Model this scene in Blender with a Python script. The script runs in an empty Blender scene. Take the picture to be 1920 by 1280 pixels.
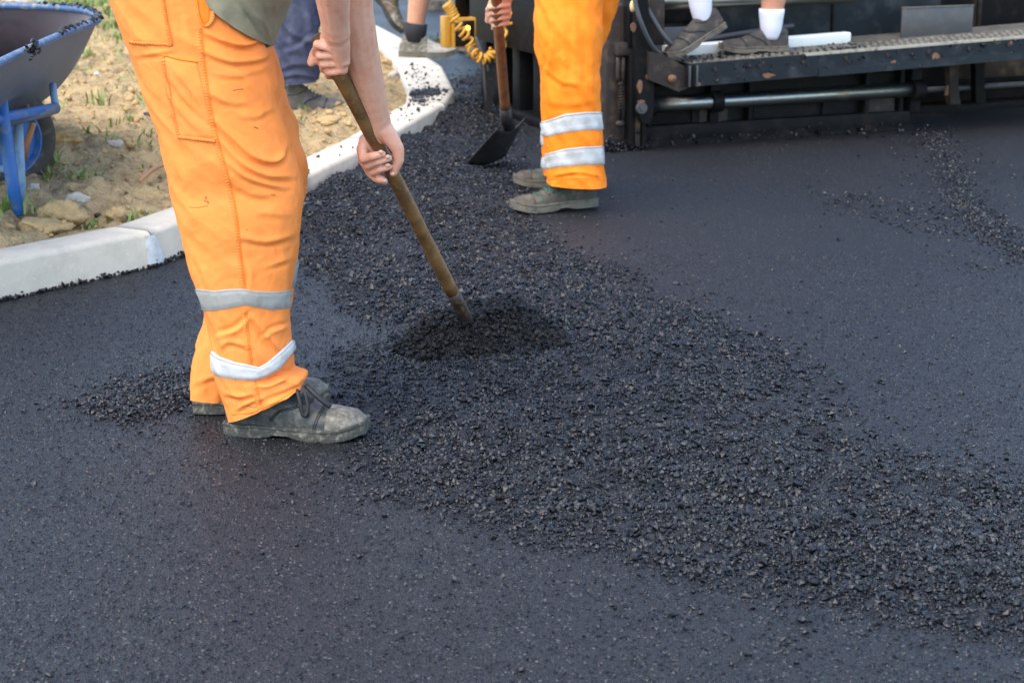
import bpy, bmesh, math, random
import numpy as np
from mathutils import Vector, Matrix, Euler
from mathutils.bvhtree import BVHTree
random.seed(7); RNG = np.random.default_rng(7)
SC = bpy.context.scene; COL = SC.collection
R = math.radians
# ------------------------------------------------------------------ camera, sky, sun, exposure
FPX, PITCH, CAMH = 3431.0, R(15), 1.215
cd = bpy.data.cameras.new('camera'); cam = bpy.data.objects.new('camera', cd); COL.objects.link(cam)
cam.location = (0, 0, CAMH); cam.rotation_euler = (R(90) - PITCH, 0, 0)
cd.sensor_width = 36; cd.lens = 36 * FPX / 1920; cd.clip_end = 2000; cd.clip_start = 0.05
cd.dof.use_dof = True; cd.dof.focus_distance = 3.95; cd.dof.aperture_fstop = 7.5
SC.camera = cam
SUN_EL, SUN_AZ = R(57), R(-140)            # azimuth measured from +Y (the view direction) towards +X
w = bpy.data.worlds.new('World'); SC.world = w; w.use_nodes = True
nt = w.node_tree; sky = nt.nodes.new('ShaderNodeTexSky'); sky.sky_type = 'NISHITA'; sky.sun_disc = False
sky.sun_elevation = SUN_EL; sky.sun_rotation = SUN_AZ; sky.air_density = 1.0; sky.dust_density = 0.35; sky.ozone_density = 1.0
nt.nodes['Background'].inputs[1].default_value = 0.145
nt.links.new(sky.outputs[0], nt.nodes['Background'].inputs[0])
sl = bpy.data.lights.new('sun', 'SUN'); so = bpy.data.objects.new('sun', sl); COL.objects.link(so)
sl.energy = 1.5; sl.angle = R(62); sl.color = (1.0, 0.87, 0.69)
sd = Vector((math.sin(SUN_AZ) * math.cos(SUN_EL), math.cos(SUN_AZ) * math.cos(SUN_EL), math.sin(SUN_EL)))
so.rotation_euler = (-sd).to_track_quat('-Z', 'Y').to_euler(); so.location = (-4, 6, 8)
vs = SC.view_settings; vs.view_transform = 'Standard'; vs.look = 'None'; vs.exposure = 1.82; vs.gamma = 1.0; vs.use_curve_mapping = False
SC.cycles.use_denoising = True; SC.cycles.max_bounces = 6
# ------------------------------------------------------------------ pixel -> place
F_ = np.array([0, math.cos(PITCH), -math.sin(PITCH)]); U_ = np.array([0, math.sin(PITCH), math.cos(PITCH)]); X_ = np.array([1., 0, 0]); C_ = np.array([0, 0, CAMH])
def ray(px, py): return F_ + (px - 960) / FPX * X_ - (py - 640) / FPX * U_
def G(px, py, z=0.0):
    d = ray(px, py); return C_ + d * ((z - CAMH) / d[2])
def AY(px, py, Y):
    d = ray(px, py); return C_ + d * (Y / d[1])
def pix(P):
    q = np.asarray(P) - C_; dep = q @ F_
    return np.stack([960 + FPX * (q @ X_) / dep, 640 - FPX * (q @ U_) / dep], -1)
# ------------------------------------------------------------------ numpy noise
def _h(i, j, k, s):
    n = (i * 374761393 + j * 668265263 + k * 2147483647 + s * 1274126177) & 0xFFFFFFFF
    n = ((n ^ (n >> 13)) * 1274126177) & 0xFFFFFFFF
    return ((n ^ (n >> 16)) & 0xFFFFFF) / 0xFFFFFF
def vnoise(x, y, z=0.0, s=0):
    x, y, z = np.broadcast_arrays(np.asarray(x, float), np.asarray(y, float), np.asarray(z, float))
    xi, yi, zi = [np.floor(a).astype(np.int64) for a in (x, y, z)]
    fx, fy, fz = x - xi, y - yi, z - zi
    fx, fy, fz = [a * a * (3 - 2 * a) for a in (fx, fy, fz)]
    r = 0
    for a in (0, 1):
        for b in (0, 1):
            for c in (0, 1):
                r = r + _h(xi + a, yi + b, zi + c, s) * np.where(a, fx, 1 - fx) * np.where(b, fy, 1 - fy) * np.where(c, fz, 1 - fz)
    return r * 2 - 1
def fbm(x, y, z=0.0, s=0, o=4):
    r, a = 0, 1.0
    for i in range(o):
        r = r + a * vnoise(x * 2 ** i, y * 2 ** i, np.asarray(z) * 2 ** i, s + i); a *= .5
    return r
def sstep(a, b, x):
    t = np.clip((x - a) / (b - a), 0, 1); return t * t * (3 - 2 * t)
def seg_dist(P, poly, closed=False):
    P = np.asarray(P, float); poly = np.asarray(poly, float); best = np.full(len(P), 1e9); tt = np.zeros(len(P)); sg = np.ones(len(P))
    n = len(poly); m = n if closed else n - 1
    L = np.r_[0, np.cumsum(np.linalg.norm(np.diff(poly, axis=0), axis=1))] if not closed else np.arange(n + 1.)
    for i in range(m):
        a, b = poly[i], poly[(i + 1) % n]; ab = b - a
        t = np.clip(((P - a) @ ab) / (ab @ ab), 0, 1); q = P - (a + t[:, None] * ab); d = np.hypot(q[:, 0], q[:, 1])
        c = ab[0] * q[:, 1] - ab[1] * q[:, 0]
        k = d < best; best[k] = d[k]; sg[k] = np.sign(c[k]) + (c[k] == 0)
        tt[k] = ((L[i] + t * (L[i + 1] - L[i])) / L[m])[k]
    return best, tt, sg
def inside(P, poly):
    r = np.zeros(len(P), bool); n = len(poly); x, y = P[:, 0], P[:, 1]
    for i in range(n):
        (x1, y1), (x2, y2) = poly[i], poly[(i + 1) % n]
        c = ((y1 > y) != (y2 > y)) & (x < (x2 - x1) * (y - y1) / (y2 - y1 + 1e-12) + x1); r ^= c
    return r
def sdf(P, poly):
    d, _, _ = seg_dist(P, poly, True); return np.where(inside(P, poly), d, -d)
class Field:
    """signed distance to a polygon, tabulated once and read back by interpolation"""
    def __init__(s, poly, x0, x1, y0, y1, h=.02):
        s.x0, s.y0, s.h = x0, y0, h; s.nx, s.ny = int((x1 - x0) / h) + 2, int((y1 - y0) / h) + 2
        X, Y = np.meshgrid(x0 + h * np.arange(s.nx), y0 + h * np.arange(s.ny)); s.g = sdf(np.stack([X.ravel(), Y.ravel()], 1), poly).reshape(X.shape)
    def __call__(s, P):
        u = np.clip((P[:, 0] - s.x0) / s.h, 0, s.nx - 1.001); v = np.clip((P[:, 1] - s.y0) / s.h, 0, s.ny - 1.001); i, j = u.astype(int), v.astype(int); a, b = u - i, v - j
        return (s.g[j, i] * (1 - a) + s.g[j, i + 1] * a) * (1 - b) + (s.g[j + 1, i] * (1 - a) + s.g[j + 1, i + 1] * a) * b
# ------------------------------------------------------------------ materials
def _n(t, ty, **k):
    n = t.nodes.new(ty)
    for a, b in k.items(): setattr(n, a, b)
    return n
def M(name, base, rough=.6, var=None, bump=None, metal=0., spec=.5, sheen=0., sss=0., var2=None, rvar=0., coat=0., sss_r=(.01, .004, .002)):
    """var=(scale, colour, lo, hi[, detail]) blends noise patches of colour; bump=(scale, strength, distance[, kind])"""
    m = bpy.data.materials.new(name); m.use_nodes = True; t = m.node_tree; b = t.nodes['Principled BSDF']; L = t.links
    b.inputs['Roughness'].default_value = rough; b.inputs['Metallic'].default_value = metal
    b.inputs['Specular IOR Level'].default_value = spec; b.inputs['Sheen Weight'].default_value = sheen
    if sheen: b.inputs['Sheen Roughness'].default_value = .5; b.inputs['Sheen Tint'].default_value = (*base, 1)
    if coat: b.inputs['Coat Weight'].default_value = coat
    if sss:
        b.inputs['Subsurface Weight'].default_value = sss; b.inputs['Subsurface Radius'].default_value = sss_r; b.inputs['Subsurface Scale'].default_value = 1.0
    tc = _n(t, 'ShaderNodeTexCoord'); col = None
    rgb = _n(t, 'ShaderNodeRGB'); rgb.outputs[0].default_value = (*base, 1); col = rgb.outputs[0]
    for v in (var, var2):
        if not v: continue
        nz = _n(t, 'ShaderNodeTexNoise'); nz.inputs['Scale'].default_value = v[0]; nz.inputs['Detail'].default_value = v[4] if len(v) > 4 else 6
        nz.inputs['Roughness'].default_value = .62
        L.new(tc.outputs['Object'], nz.inputs['Vector'])
        mr = _n(t, 'ShaderNodeMapRange'); mr.inputs[1].default_value = v[2]; mr.inputs[2].default_value = v[3]; L.new(nz.outputs[0], mr.inputs[0])
        mx = _n(t, 'ShaderNodeMix', data_type='RGBA'); L.new(mr.outputs[0], mx.inputs[0]); L.new(col, mx.inputs[6]); mx.inputs[7].default_value = (*v[1], 1)
        col = mx.outputs[2]
        if rvar and v is var:
            ad = _n(t, 'ShaderNodeMath', operation='MULTIPLY_ADD'); L.new(mr.outputs[0], ad.inputs[0]); ad.inputs[1].default_value = rvar; ad.inputs[2].default_value = rough
            L.new(ad.outputs[0], b.inputs['Roughness'])
    L.new(col, b.inputs['Base Color'])
    last = None
    for bp in (bump if isinstance(bump, list) else [bump] if bump else []):
        kind = bp[3] if len(bp) > 3 else 'noise'
        if kind == 'vor':
            nz = _n(t, 'ShaderNodeTexVoronoi'); nz.inputs['Scale'].default_value = bp[0]; out = nz.outputs['Distance']
        elif kind == 'weave':
            nz = _n(t, 'ShaderNodeTexWave', wave_type='BANDS', bands_direction='DIAGONAL'); nz.inputs['Scale'].default_value = bp[0]; nz.inputs['Distortion'].default_value = 1.5; out = nz.outputs[0]
        else:
            nz = _n(t, 'ShaderNodeTexNoise'); nz.inputs['Scale'].default_value = bp[0]; nz.inputs['Detail'].default_value = 5; out = nz.outputs[0]
        L.new(tc.outputs['Object'], nz.inputs['Vector'])
        bn = _n(t, 'ShaderNodeBump'); bn.inputs['Strength'].default_value = bp[1]; bn.inputs['Distance'].default_value = bp[2]; L.new(out, bn.inputs['Height'])
        if kind == 'vor': bn.invert = True
        if last: L.new(last, bn.inputs['Normal'])
        last = bn.outputs[0]
    if last: L.new(last, b.inputs['Normal'])
    return m
mt = {}
def asphalt(name, cells, lo, hi, r0, r1, depth):
    """stones of a few millimetres set in bitumen: every cell has its own tone, gloss and height"""
    m = M(name, lo, r0, bump=[(9, .25, .006), (1300, .45, .0012)]); t = m.node_tree; L = t.links; b = t.nodes['Principled BSDF']
    tc = [n for n in t.nodes if n.type == 'TEX_COORD'][0]; old = b.inputs['Normal'].links[0].from_socket
    v = _n(t, 'ShaderNodeTexVoronoi'); v.inputs['Scale'].default_value = cells; L.new(tc.outputs['Object'], v.inputs['Vector'])
    sp = _n(t, 'ShaderNodeSeparateColor'); L.new(v.outputs['Color'], sp.inputs[0])
    nz = _n(t, 'ShaderNodeTexNoise'); nz.inputs['Scale'].default_value = 1.7; nz.inputs['Detail'].default_value = 4; L.new(tc.outputs['Object'], nz.inputs['Vector'])
    rp = _n(t, 'ShaderNodeValToRGB'); e = rp.color_ramp.elements; e[0].position = 0; e[0].color = (*lo, 1); e[1].position = .8; e[1].color = (*hi, 1); x = e.new(.965); x.color = (*hi, 1); x = e.new(.99); x.color = (.10, .092, .085, 1); L.new(sp.outputs[0], rp.inputs[0]); L.new(rp.outputs[0], b.inputs['Base Color'])
    ro = _n(t, 'ShaderNodeMapRange'); ro.inputs[3].default_value = r0; ro.inputs[4].default_value = r1; L.new(sp.outputs[1], ro.inputs[0])
    ra = _n(t, 'ShaderNodeMath', operation='MULTIPLY_ADD'); L.new(nz.outputs[0], ra.inputs[0]); ra.inputs[1].default_value = .26; L.new(ro.outputs[0], ra.inputs[2]); L.new(ra.outputs[0], b.inputs['Roughness'])
    hm = _n(t, 'ShaderNodeMath', operation='MULTIPLY_ADD'); L.new(v.outputs['Distance'], hm.inputs[0]); hm.inputs[1].default_value = -1.3; L.new(sp.outputs[2], hm.inputs[2])
    bn = _n(t, 'ShaderNodeBump'); bn.inputs['Strength'].default_value = 1.; bn.inputs['Distance'].default_value = depth; L.new(hm.outputs[0], bn.inputs['Height']); L.new(old, bn.inputs['Normal']); L.new(bn.outputs[0], b.inputs['Normal'])
    return m
mt['road'] = asphalt('fresh_asphalt', 230, (.0022, .0023, .0030), (.0090, .0090, .0112), .28, .50, .0026)
mt['loose'] = asphalt('loose_asphalt', 170, (.0022, .0023, .0027), (.008, .008, .0095), .30, .58, .0048)
mt['stone'] = M('bitumen_coated_stone', (.003, .003, .0036), .37, var=(160, (.012, .0118, .0125), .57, .72, 2), bump=[(900, .4, .0008)])
mt['wet'] = M('hot_wet_asphalt', (.004, .004, .004), .5, var=(160, (.008, .008, .008), .55, .75, 2), spec=.25)
mt['concrete'] = M('kerb_concrete', (.60, .53, .415), .85, var=(9, (.49, .435, .345), .45, .7), var2=(60, (.68, .62, .52), .58, .8), bump=[(180, .45, .003), (25, .3, .005)])
mt['mortar'] = M('mortar', (.72, .71, .68), .9, var=(40, (.55, .54, .52), .4, .7), bump=(120, .4, .003))
mt['soil'] = M('dry_sandy_soil', (.50, .36, .185), .95, var=(16, (.30, .205, .105), .45, .66), var2=(38, (.52, .40, .22), .55, .75), bump=[(42, 1., .022), (120, .9, .010), (400, .5, .003)], spec=.15)
mt['clod'] = M('dry_clay_clod', (.50, .34, .155), .95, var=(30, (.34, .24, .13), .45, .68), bump=[(40, .8, .012), (130, .7, .006)], spec=.2)
mt['rock'] = M('pale_limestone', (.48, .43, .35), .9, var=(18, (.3, .27, .22), .48, .7), bump=[(70, .5, .006)], spec=.3)
mt['rubble'] = M('grey_rubble', (.10, .085, .065), .9, var=(14, (.3, .27, .22), .5, .72), bump=[(60, .6, .008)], spec=.3)
mt['grass'] = M('grass_blade', (.15, .24, .05), .55, var=(3, (.27, .28, .09), .45, .65))
ORG = (.95, .272, .056)
mt['orange'] = M('orange_workwear', ORG, .72, var=(7, (.97, .29, .056), .42, .75), var2=(150, (.90, .245, .038), .62, .85), bump=[(900, .35, .0008, 'weave'), (38, .35, .005), (110, .25, .002)], sheen=.25, spec=.25)
mt['orange2'] = M('bright_orange_workwear', (.97, .222, .008), .7, var=(9, (.98, .275, .02), .45, .68), bump=[(1500, .15, .0006, 'weave'), (40, .25, .004)], sheen=.2, spec=.25)
mt['orangedk'] = M('orange_stitching', (.85, .22, .02), .75, bump=(900, .3, .0006), spec=.2)
mt['stain'] = M('tar_smudge', (.42, .13, .03), .8)
mt['band'] = M('worn_reflective_tape', (.31, .30, .27), .5, var=(35, (.24, .225, .19), .45, .7), bump=[(60, .3, .003), (500, .15, .0006)], spec=.6)
mt['band2'] = M('reflective_tape', (.52, .51, .49), .42, var=(30, (.40, .39, .37), .5, .75), bump=[(50, .4, .004), (400, .2, .001)], spec=.7)
mt['bandseam'] = M('tape_seam', (.26, .25, .23), .6)
mt['skin'] = M('skin', (.76, .40, .27), .5, var=(26, (.70, .31, .20), .45, .7), var2=(48, (.50, .24, .15), .60, .76), bump=[(420, .4, .0014), (90, .35, .004)], sss=.15, spec=.35)
mt['skin_tan'] = M('tanned_skin', (.60, .29, .17), .5, var=(20, (.52, .24, .14), .45, .7), bump=[(300, .3, .0012)], sss=.2, spec=.35)
mt['nail'] = M('fingernail', (.68, .38, .29), .4, spec=.5)
mt['hair'] = M('brown_hair', (.05, .03, .02), .6, bump=(200, .6, .004))
mt['olive'] = M('olive_shirt', (.29, .265, .175), .85, var=(12, (.23, .215, .15), .45, .7), bump=[(1100, .2, .0006, 'weave'), (40, .3, .004)], spec=.2)
mt['black'] = M('black_fabric', (.012, .012, .014), .8, bump=(600, .3, .001))
mt['navy'] = M('navy_workwear', (.052, .058, .095), .85, var=(16, (.085, .09, .125), .45, .7), bump=[(40, .4, .006)], sheen=.2, spec=.2)
mt['boot'] = M('dusty_black_leather', (.028, .029, .027), .5, var=(34, (.16, .15, .12), .52, .78), bump=[(90, .4, .003), (500, .3, .0008)], var2=(60, (.075, .072, .06), .5, .68))
mt['toecap'] = M('mud_caked_toe_leather', (.09, .085, .07), .6, var=(70, (.24, .21, .15), .46, .7), bump=[(120, .6, .004)])
mt['solem'] = M('dusty_boot_sole', (.055, .053, .043), .8, var=(75, (.22, .195, .14), .5, .68), bump=[(130, .5, .003)])
mt['lace'] = M('black_lace', (.012, .012, .012), .6, bump=(700, .4, .001))
mt['bootgrey'] = M('grey_suede', (.07, .06, .046), .75, var=(30, (.15, .13, .095), .48, .7), bump=[(200, .4, .002)], spec=.25)
mt['solegrn'] = M('pale_green_grey_sole', (.15, .13, .095), .8, var=(40, (.065, .06, .045), .5, .7), bump=(150, .4, .003))
mt['brownboot'] = M('scuffed_brown_leather', (.14, .115, .085), .65, var=(28, (.17, .18, .18), .5, .68), bump=[(120, .5, .004)])
mt['sneaker'] = M('dusty_charcoal_canvas', (.06, .054, .047), .85, var=(40, (.13, .10, .075), .52, .7), bump=[(300, .4, .0015)], spec=.25)
mt['sneakersole'] = M('dirty_rubber_sole', (.17, .14, .105), .85, var=(45, (.07, .06, .05), .48, .66), bump=(200, .4, .002))
mt['whitesock'] = M('white_sock', (.80, .78, .83), .9, bump=[(260, .3, .0015), (60, .3, .003)], spec=.2)
mt['trail'] = M('muddy_trail_shoe', (.14, .125, .09), .85, var=(35, (.34, .3, .23), .5, .66), bump=(160, .5, .003))
mt['trailtoe'] = M('pale_muddy_toe', (.36, .33, .28), .85, var=(45, (.2, .18, .14), .5, .68), bump=(160, .5, .003))
mt['wood'] = M('worn_ash_handle', (.23, .12, .04), .55, var=(16, (.10, .048, .018), .42, .66), var2=(90, (.31, .175, .07), .55, .75), bump=[(140, .35, .002)])
mt['woodred'] = M('dark_varnished_handle', (.24, .095, .035), .5, var=(22, (.12, .05, .02), .45, .68), bump=[(140, .35, .002)])
mt['woodtar'] = M('tar_blackened_wood', (.03, .022, .015), .5, var=(60, (.16, .08, .03), .5, .66), bump=(160, .5, .002))
mt['tarsteel'] = M('tar_coated_steel', (.016, .015, .015), .45, var=(50, (.05, .042, .035), .5, .7), bump=[(200, .5, .002)])
mt['stick'] = M('reddish_stick', (.40, .2, .1), .85, bump=(90, .5, .003))
mt['blue'] = M('worn_blue_paint', (.018, .12, .38), .45, var=(22, (.17, .2, .24), .52, .68), bump=(120, .3, .002), rvar=.3)
mt['bluepale'] = M('faded_pale_blue_paint', (.22, .34, .47), .55, var=(20, (.06, .2, .45), .52, .7), bump=(120, .3, .002))
mt['tray'] = M('scratched_blue_grey_tray_steel', (.08, .12, .19), .5, var=(7, (.15, .165, .19), .44, .66), var2=(50, (.06, .12, .25), .6, .75), metal=.15, bump=(60, .25, .002), rvar=.15)
mt['trayin'] = M('bitumen_stained_tray_inside', (.19, .155, .155), .6, var=(8, (.12, .105, .115), .45, .68), var2=(70, (.2, .17, .155), .6, .8), bump=(60, .3, .002))
mt['rim'] = M('chipped_blue_rim', (.05, .11, .22), .5, var=(48, (.27, .25, .21), .5, .68), bump=(100, .4, .003))
mt['tyre'] = M('dusty_tyre', (.045, .04, .035), .85, var=(30, (.12, .1, .075), .5, .7), bump=(120, .4, .003))
mt['mach'] = M('tarry_black_machine_steel', (.0065, .006, .006), .6, var=(16, (.022, .016, .013), .52, .7), bump=[(80, .4, .003), (300, .3, .001)], rvar=.1, spec=.14)
mt['machbr'] = M('rust_brown_machine_steel', (.034, .026, .022), .6, var=(18, (.08, .058, .04), .5, .68), var2=(40, (.15, .06, .025), .68, .76), bump=[(90, .5, .004)], spec=.2)
mt['slate'] = M('slate_painted_panel', (.013, .018, .022), .5, var=(12, (.04, .045, .047), .5, .72), bump=[(60, .3, .002)], spec=.25)
mt['edge'] = M('worn_dark_blue_platform_edge', (.008, .011, .016), .42, var=(15, (.03, .033, .04), .52, .7), var2=(30, (.25, .12, .07), .66, .72), bump=[(90, .3, .002)], spec=.3)
mt['chequer'] = M('dusty_chequer_plate', (.15, .135, .105), .6, var=(14, (.07, .06, .05), .45, .68), metal=.25, bump=(90, .3, .002))
mt['greyplate'] = M('scuffed_grey_steel_plate', (.07, .07, .07), .45, var=(12, (.10, .09, .085), .45, .68), var2=(9, (.2, .11, .09), .64, .72), metal=.2, bump=(90, .3, .002))
mt['chrome'] = M('oily_chrome_rod', (.30, .31, .29), .33, var=(14, (.34, .27, .18), .55, .72), metal=1., rvar=.2)
mt['rust'] = M('bare_rust', (.16, .07, .035), .8, var=(60, (.26, .14, .08), .45, .7), bump=(200, .4, .002))
mt['whitebar'] = M('white_painted_bar', (.76, .77, .72), .5, var=(18, (.42, .32, .18), .64, .74), bump=(80, .2, .002))
mt['yellow'] = M('yellow_plastic', (.62, .30, .03), .5, var=(26, (.5, .25, .03), .5, .72), bump=(120, .25, .001))
mt['panel'] = M('black_display_panel', (.012, .012, .013), .25)
mt['hose'] = M('grey_black_hose', (.07, .07, .075), .5)
mt['bag'] = M('white_plastic_sack', (.76, .78, .84), .5, bump=(25, .4, .01)); mt['bagblue'] = M('blue_sack_print', (.05, .16, .6), .5)
lm = bpy.data.materials.new('lit_amber_lamp'); lm.use_nodes = True; e = lm.node_tree.nodes['Principled BSDF']
e.inputs['Base Color'].default_value = (1, .3, .02, 1); e.inputs['Emission Color'].default_value = (1, .28, .03, 1); e.inputs['Emission Strength'].default_value = 3; mt['amber'] = lm
# ------------------------------------------------------------------ object helpers
def tag(o, label=None, cat=None, group=None, kind=None):
    for k, v in (('label', label), ('category', cat), ('group', group), ('kind', kind)):
        if v: o[k] = v
    return o
def empty(name, loc, label, cat, group=None, rz=0.):
    o = bpy.data.objects.new(name, None); COL.objects.link(o); o.location = tuple(loc); o.rotation_euler = (0, 0, rz); o.empty_display_size = .1
    return tag(o, label, cat, group)
def base_of(o):
    b = np.zeros(3)
    while o is not None: b = b + np.array(o.location); o = o.parent
    return b
def link(name, me, mat, parent=None, smooth=True):
    o = bpy.data.objects.new(name, me); COL.objects.link(o)
    if mat is not None and not me.materials: me.materials.append(mat)
    me.polygons.foreach_set('use_smooth', np.full(len(me.polygons), smooth)); o.parent = parent
    return o
def mk(name, V, Fc, mat, parent=None, smooth=True, world=True):
    """mesh from world coordinates (world=False: already in the parent's own)"""
    V = np.asarray(V, float)
    if parent is not None and world: V = V - base_of(parent)
    me = bpy.data.meshes.new(name); me.from_pydata(V.tolist(), [], [tuple(int(i) for i in f) for f in Fc]); me.update()
    return link(name, me, mat, parent, smooth)
def mk_tris(name, V, T, mat, parent=None, smooth=False):
    V = np.ascontiguousarray(V, np.float32); T = np.ascontiguousarray(T, np.int32); me = bpy.data.meshes.new(name)
    me.vertices.add(len(V)); me.vertices.foreach_set('co', V.ravel()); me.loops.add(T.size); me.loops.foreach_set('vertex_index', T.ravel())
    me.polygons.add(len(T)); me.polygons.foreach_set('loop_start', np.arange(0, T.size, T.shape[1], dtype=np.int32)); me.update(calc_edges=True)
    return link(name, me, mat, parent, smooth)
class MB:
    def __init__(s): s.v = []; s.f = []
    def add(s, V, Fc):
        o = len(s.v); s.v += [tuple(p) for p in np.asarray(V, float)]; s.f += [tuple(int(i) + o for i in f) for f in Fc]; return s
    def box(s, lo, hi, bev=0.0, Mx=None):
        lo, hi = np.array(lo, float), np.array(hi, float); bm = bmesh.new(); bmesh.ops.create_cube(bm, size=1)
        for v in bm.verts: v.co = Vector((np.array(v.co) + .5) * (hi - lo) + lo)
        if bev: bmesh.ops.bevel(bm, geom=list(bm.edges), offset=bev, segments=2, affect='EDGES', profile=.5)
        if Mx is not None: bm.transform(Mx)
        bm.verts.index_update(); s.add([v.co for v in bm.verts], [[v.index for v in f.verts] for f in bm.faces]); bm.free(); return s
    def tube(s, pts, r, n=12, cap=True):
        pts = [Vector(p) for p in pts]; r = [r] * len(pts) if np.isscalar(r) else r; V = []; prev = None
        for i, p in enumerate(pts):
            t = (pts[min(i + 1, len(pts) - 1)] - pts[max(i - 1, 0)]).normalized()
            a = prev if prev is not None else (Vector((0, 0, 1)) if abs(t.z) < .9 else Vector((1, 0, 0)))
            a = (a - t * a.dot(t)).normalized(); b = t.cross(a); prev = a
            for k in range(n):
                q = 2 * math.pi * k / n; V.append(p + (a * math.cos(q) + b * math.sin(q)) * r[i])
        Fc = [(i * n + k, i * n + (k + 1) % n, (i + 1) * n + (k + 1) % n, (i + 1) * n + k) for i in range(len(pts) - 1) for k in range(n)]
        if cap: Fc += [tuple(range(n))[::-1], tuple((len(pts) - 1) * n + k for k in range(n))]
        return s.add(V, Fc)
    def prism(s, poly, a, b, ax=1):
        """poly in the two other axes, extruded along axis ax from a to b"""
        V = []
        for h in (a, b):
            for (p, q) in poly: c = [p, q]; c.insert(ax, h); V.append(c)
        n = len(poly); return s.add(V, [tuple(range(n))[::-1], tuple(range(n, 2 * n))] + [(i, (i + 1) % n, n + (i + 1) % n, n + i) for i in range(n)])
    def ball(s, c, r, seg=2):
        bm = bmesh.new(); bmesh.ops.create_icosphere(bm, subdivisions=seg, radius=1); r = np.array([r] * 3 if np.isscalar(r) else r)
        s.add([np.array(v.co) * r + np.array(c) for v in bm.verts], [[v.index for v in f.verts] for f in bm.faces]); bm.free(); return s
    def build(s, name, mat, parent=None, smooth=False, world=True): return mk(name, s.v, s.f, mat, parent, smooth, world)
def sharp(o, deg=35):
    me = o.data; bm = bmesh.new(); bm.from_mesh(me)
    for e in bm.edges:
        if len(e.link_faces) == 2 and e.calc_face_angle(0) > R(deg): e.smooth = False
    for f in bm.faces: f.smooth = True
    bm.to_mesh(me); bm.free(); return o
def spline(P, n):
    P = np.asarray(P, float); m = len(P); t = np.linspace(0, m - 1, n); out = []
    for x in t:
        i = min(int(x), m - 2); f = x - i; p0, p1, p2, p3 = P[max(i - 1, 0)], P[i], P[i + 1], P[min(i + 2, m - 1)]
        out.append(.5 * ((2 * p1) + (p2 - p0) * f + (2 * p0 - 5 * p1 + 4 * p2 - p3) * f * f + (3 * p1 - p0 - 3 * p2 + p3) * f ** 3))
    return np.array(out)
def capsule(V, Fc, a, b, ra, rb, n=14):
    a, b = Vector(a), Vector(b); t = b - a; L = t.length
    if L < 1e-6: t = Vector((0, 0, 1)); L = 1e-6
    t = t / L; u = t.orthogonal().normalized(); v = t.cross(u); o = len(V); rings = []
    for th in (-80, -55, -28, 0): rings.append((a + t * (ra * math.sin(R(th))), ra * math.cos(R(th))))
    for th in (0, 28, 55, 80): rings.append((b + t * (rb * math.sin(R(th))), rb * math.cos(R(th))))
    for c, r in rings:
        for k in range(n):
            q = 2 * math.pi * k / n; V.append(tuple(c + (u * math.cos(q) + v * math.sin(q)) * r))
    m = len(rings)
    for i in range(m - 1):
        for k in range(n): Fc.append((o + i * n + k, o + i * n + (k + 1) % n, o + (i + 1) * n + (k + 1) % n, o + (i + 1) * n + k))
    Fc.append(tuple(o + k for k in range(n))[::-1]); Fc.append(tuple(o + (m - 1) * n + k for k in range(n)))
def flesh(name, chains, voxel, it, mat, parent, extra=None, keep=1.):
    """one continuous skin grown over chains of (x, y, z, radius)"""
    V, Fc = [], []
    for ch in chains:
        for p, q in zip(ch[:-1], ch[1:]): capsule(V, Fc, p[:3], q[:3], p[3], q[3])
    if extra: o = len(V); V += [tuple(p) for p in extra.v]; Fc += [tuple(i + o for i in f) for f in extra.f]
    me = bpy.data.meshes.new('tmp'); me.from_pydata(V, [], Fc); me.update(); o = bpy.data.objects.new('tmp', me); COL.objects.link(o)
    md = o.modifiers.new('r', 'REMESH'); md.mode = 'VOXEL'; md.voxel_size = voxel; md.adaptivity = 0
    if it: ms = o.modifiers.new('s', 'SMOOTH'); ms.factor = .5; ms.iterations = it
    if keep < 1: mdc = o.modifiers.new('d', 'DECIMATE'); mdc.ratio = keep
    dg = bpy.context.evaluated_depsgraph_get(); res = bpy.data.meshes.new_from_object(o.evaluated_get(dg))
    bpy.data.objects.remove(o); bpy.data.meshes.remove(me)
    b = base_of(parent); co = np.empty(len(res.vertices) * 3, np.float32); res.vertices.foreach_get('co', co)
    res.vertices.foreach_set('co', (co.reshape(-1, 3) - b).astype(np.float32).ravel()); res.materials.clear(); res.name = name
    return link(name, res, mat, parent, True)
# ================================================================== THE SETTING
# ------------------------------------------------------------------ road
mk('road', [(-300, -60, 0), (300, -60, 0), (300, 500, 0), (-300, 500, 0)], [(0, 1, 2, 3)], mt['road'])['kind'] = 'structure'
# ------------------------------------------------------------------ kerb: single stones along a bent line
KZ, KW = .112, .15
kp = [(0, 490), (283, 433), (575, 330), (716, 262), (834, 193), (852, 167), (829, 122), (806, 108), (753, 70), (700, 43)]
KF = [G(x, y, KZ)[:2] for x, y in kp]
d0 = (KF[0] - KF[1]) / np.linalg.norm(KF[0] - KF[1]); dl = (KF[-1] - KF[-2]) / np.linalg.norm(KF[-1] - KF[-2])
KF = [KF[0] + d0 * 1.9, KF[0] + d0 * .9 ] + KF[1:] + [KF[-1] + dl * 1., KF[-1] + dl * 2.]
KF = np.array(KF)
def knormal(i):
    a = KF[i] - KF[i - 1] if i > 0 else KF[1] - KF[0]; b = KF[i + 1] - KF[i] if i < len(KF) - 1 else a
    a = a / np.linalg.norm(a); b = b / np.linalg.norm(b); t = a + b; t /= np.linalg.norm(t); n = np.array([-t[1], t[0]])
    return n / max(.6, abs(n @ np.array([-b[1], b[0]])))
KN = np.array([knormal(i) for i in range(len(KF))])
for i_, k_ in ((5, 1.2), (6, 1.5), (7, 1.6), (8, 1.45), (9, 1.15)): KN[i_] *= k_
KB = KF + KN * KW
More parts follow.
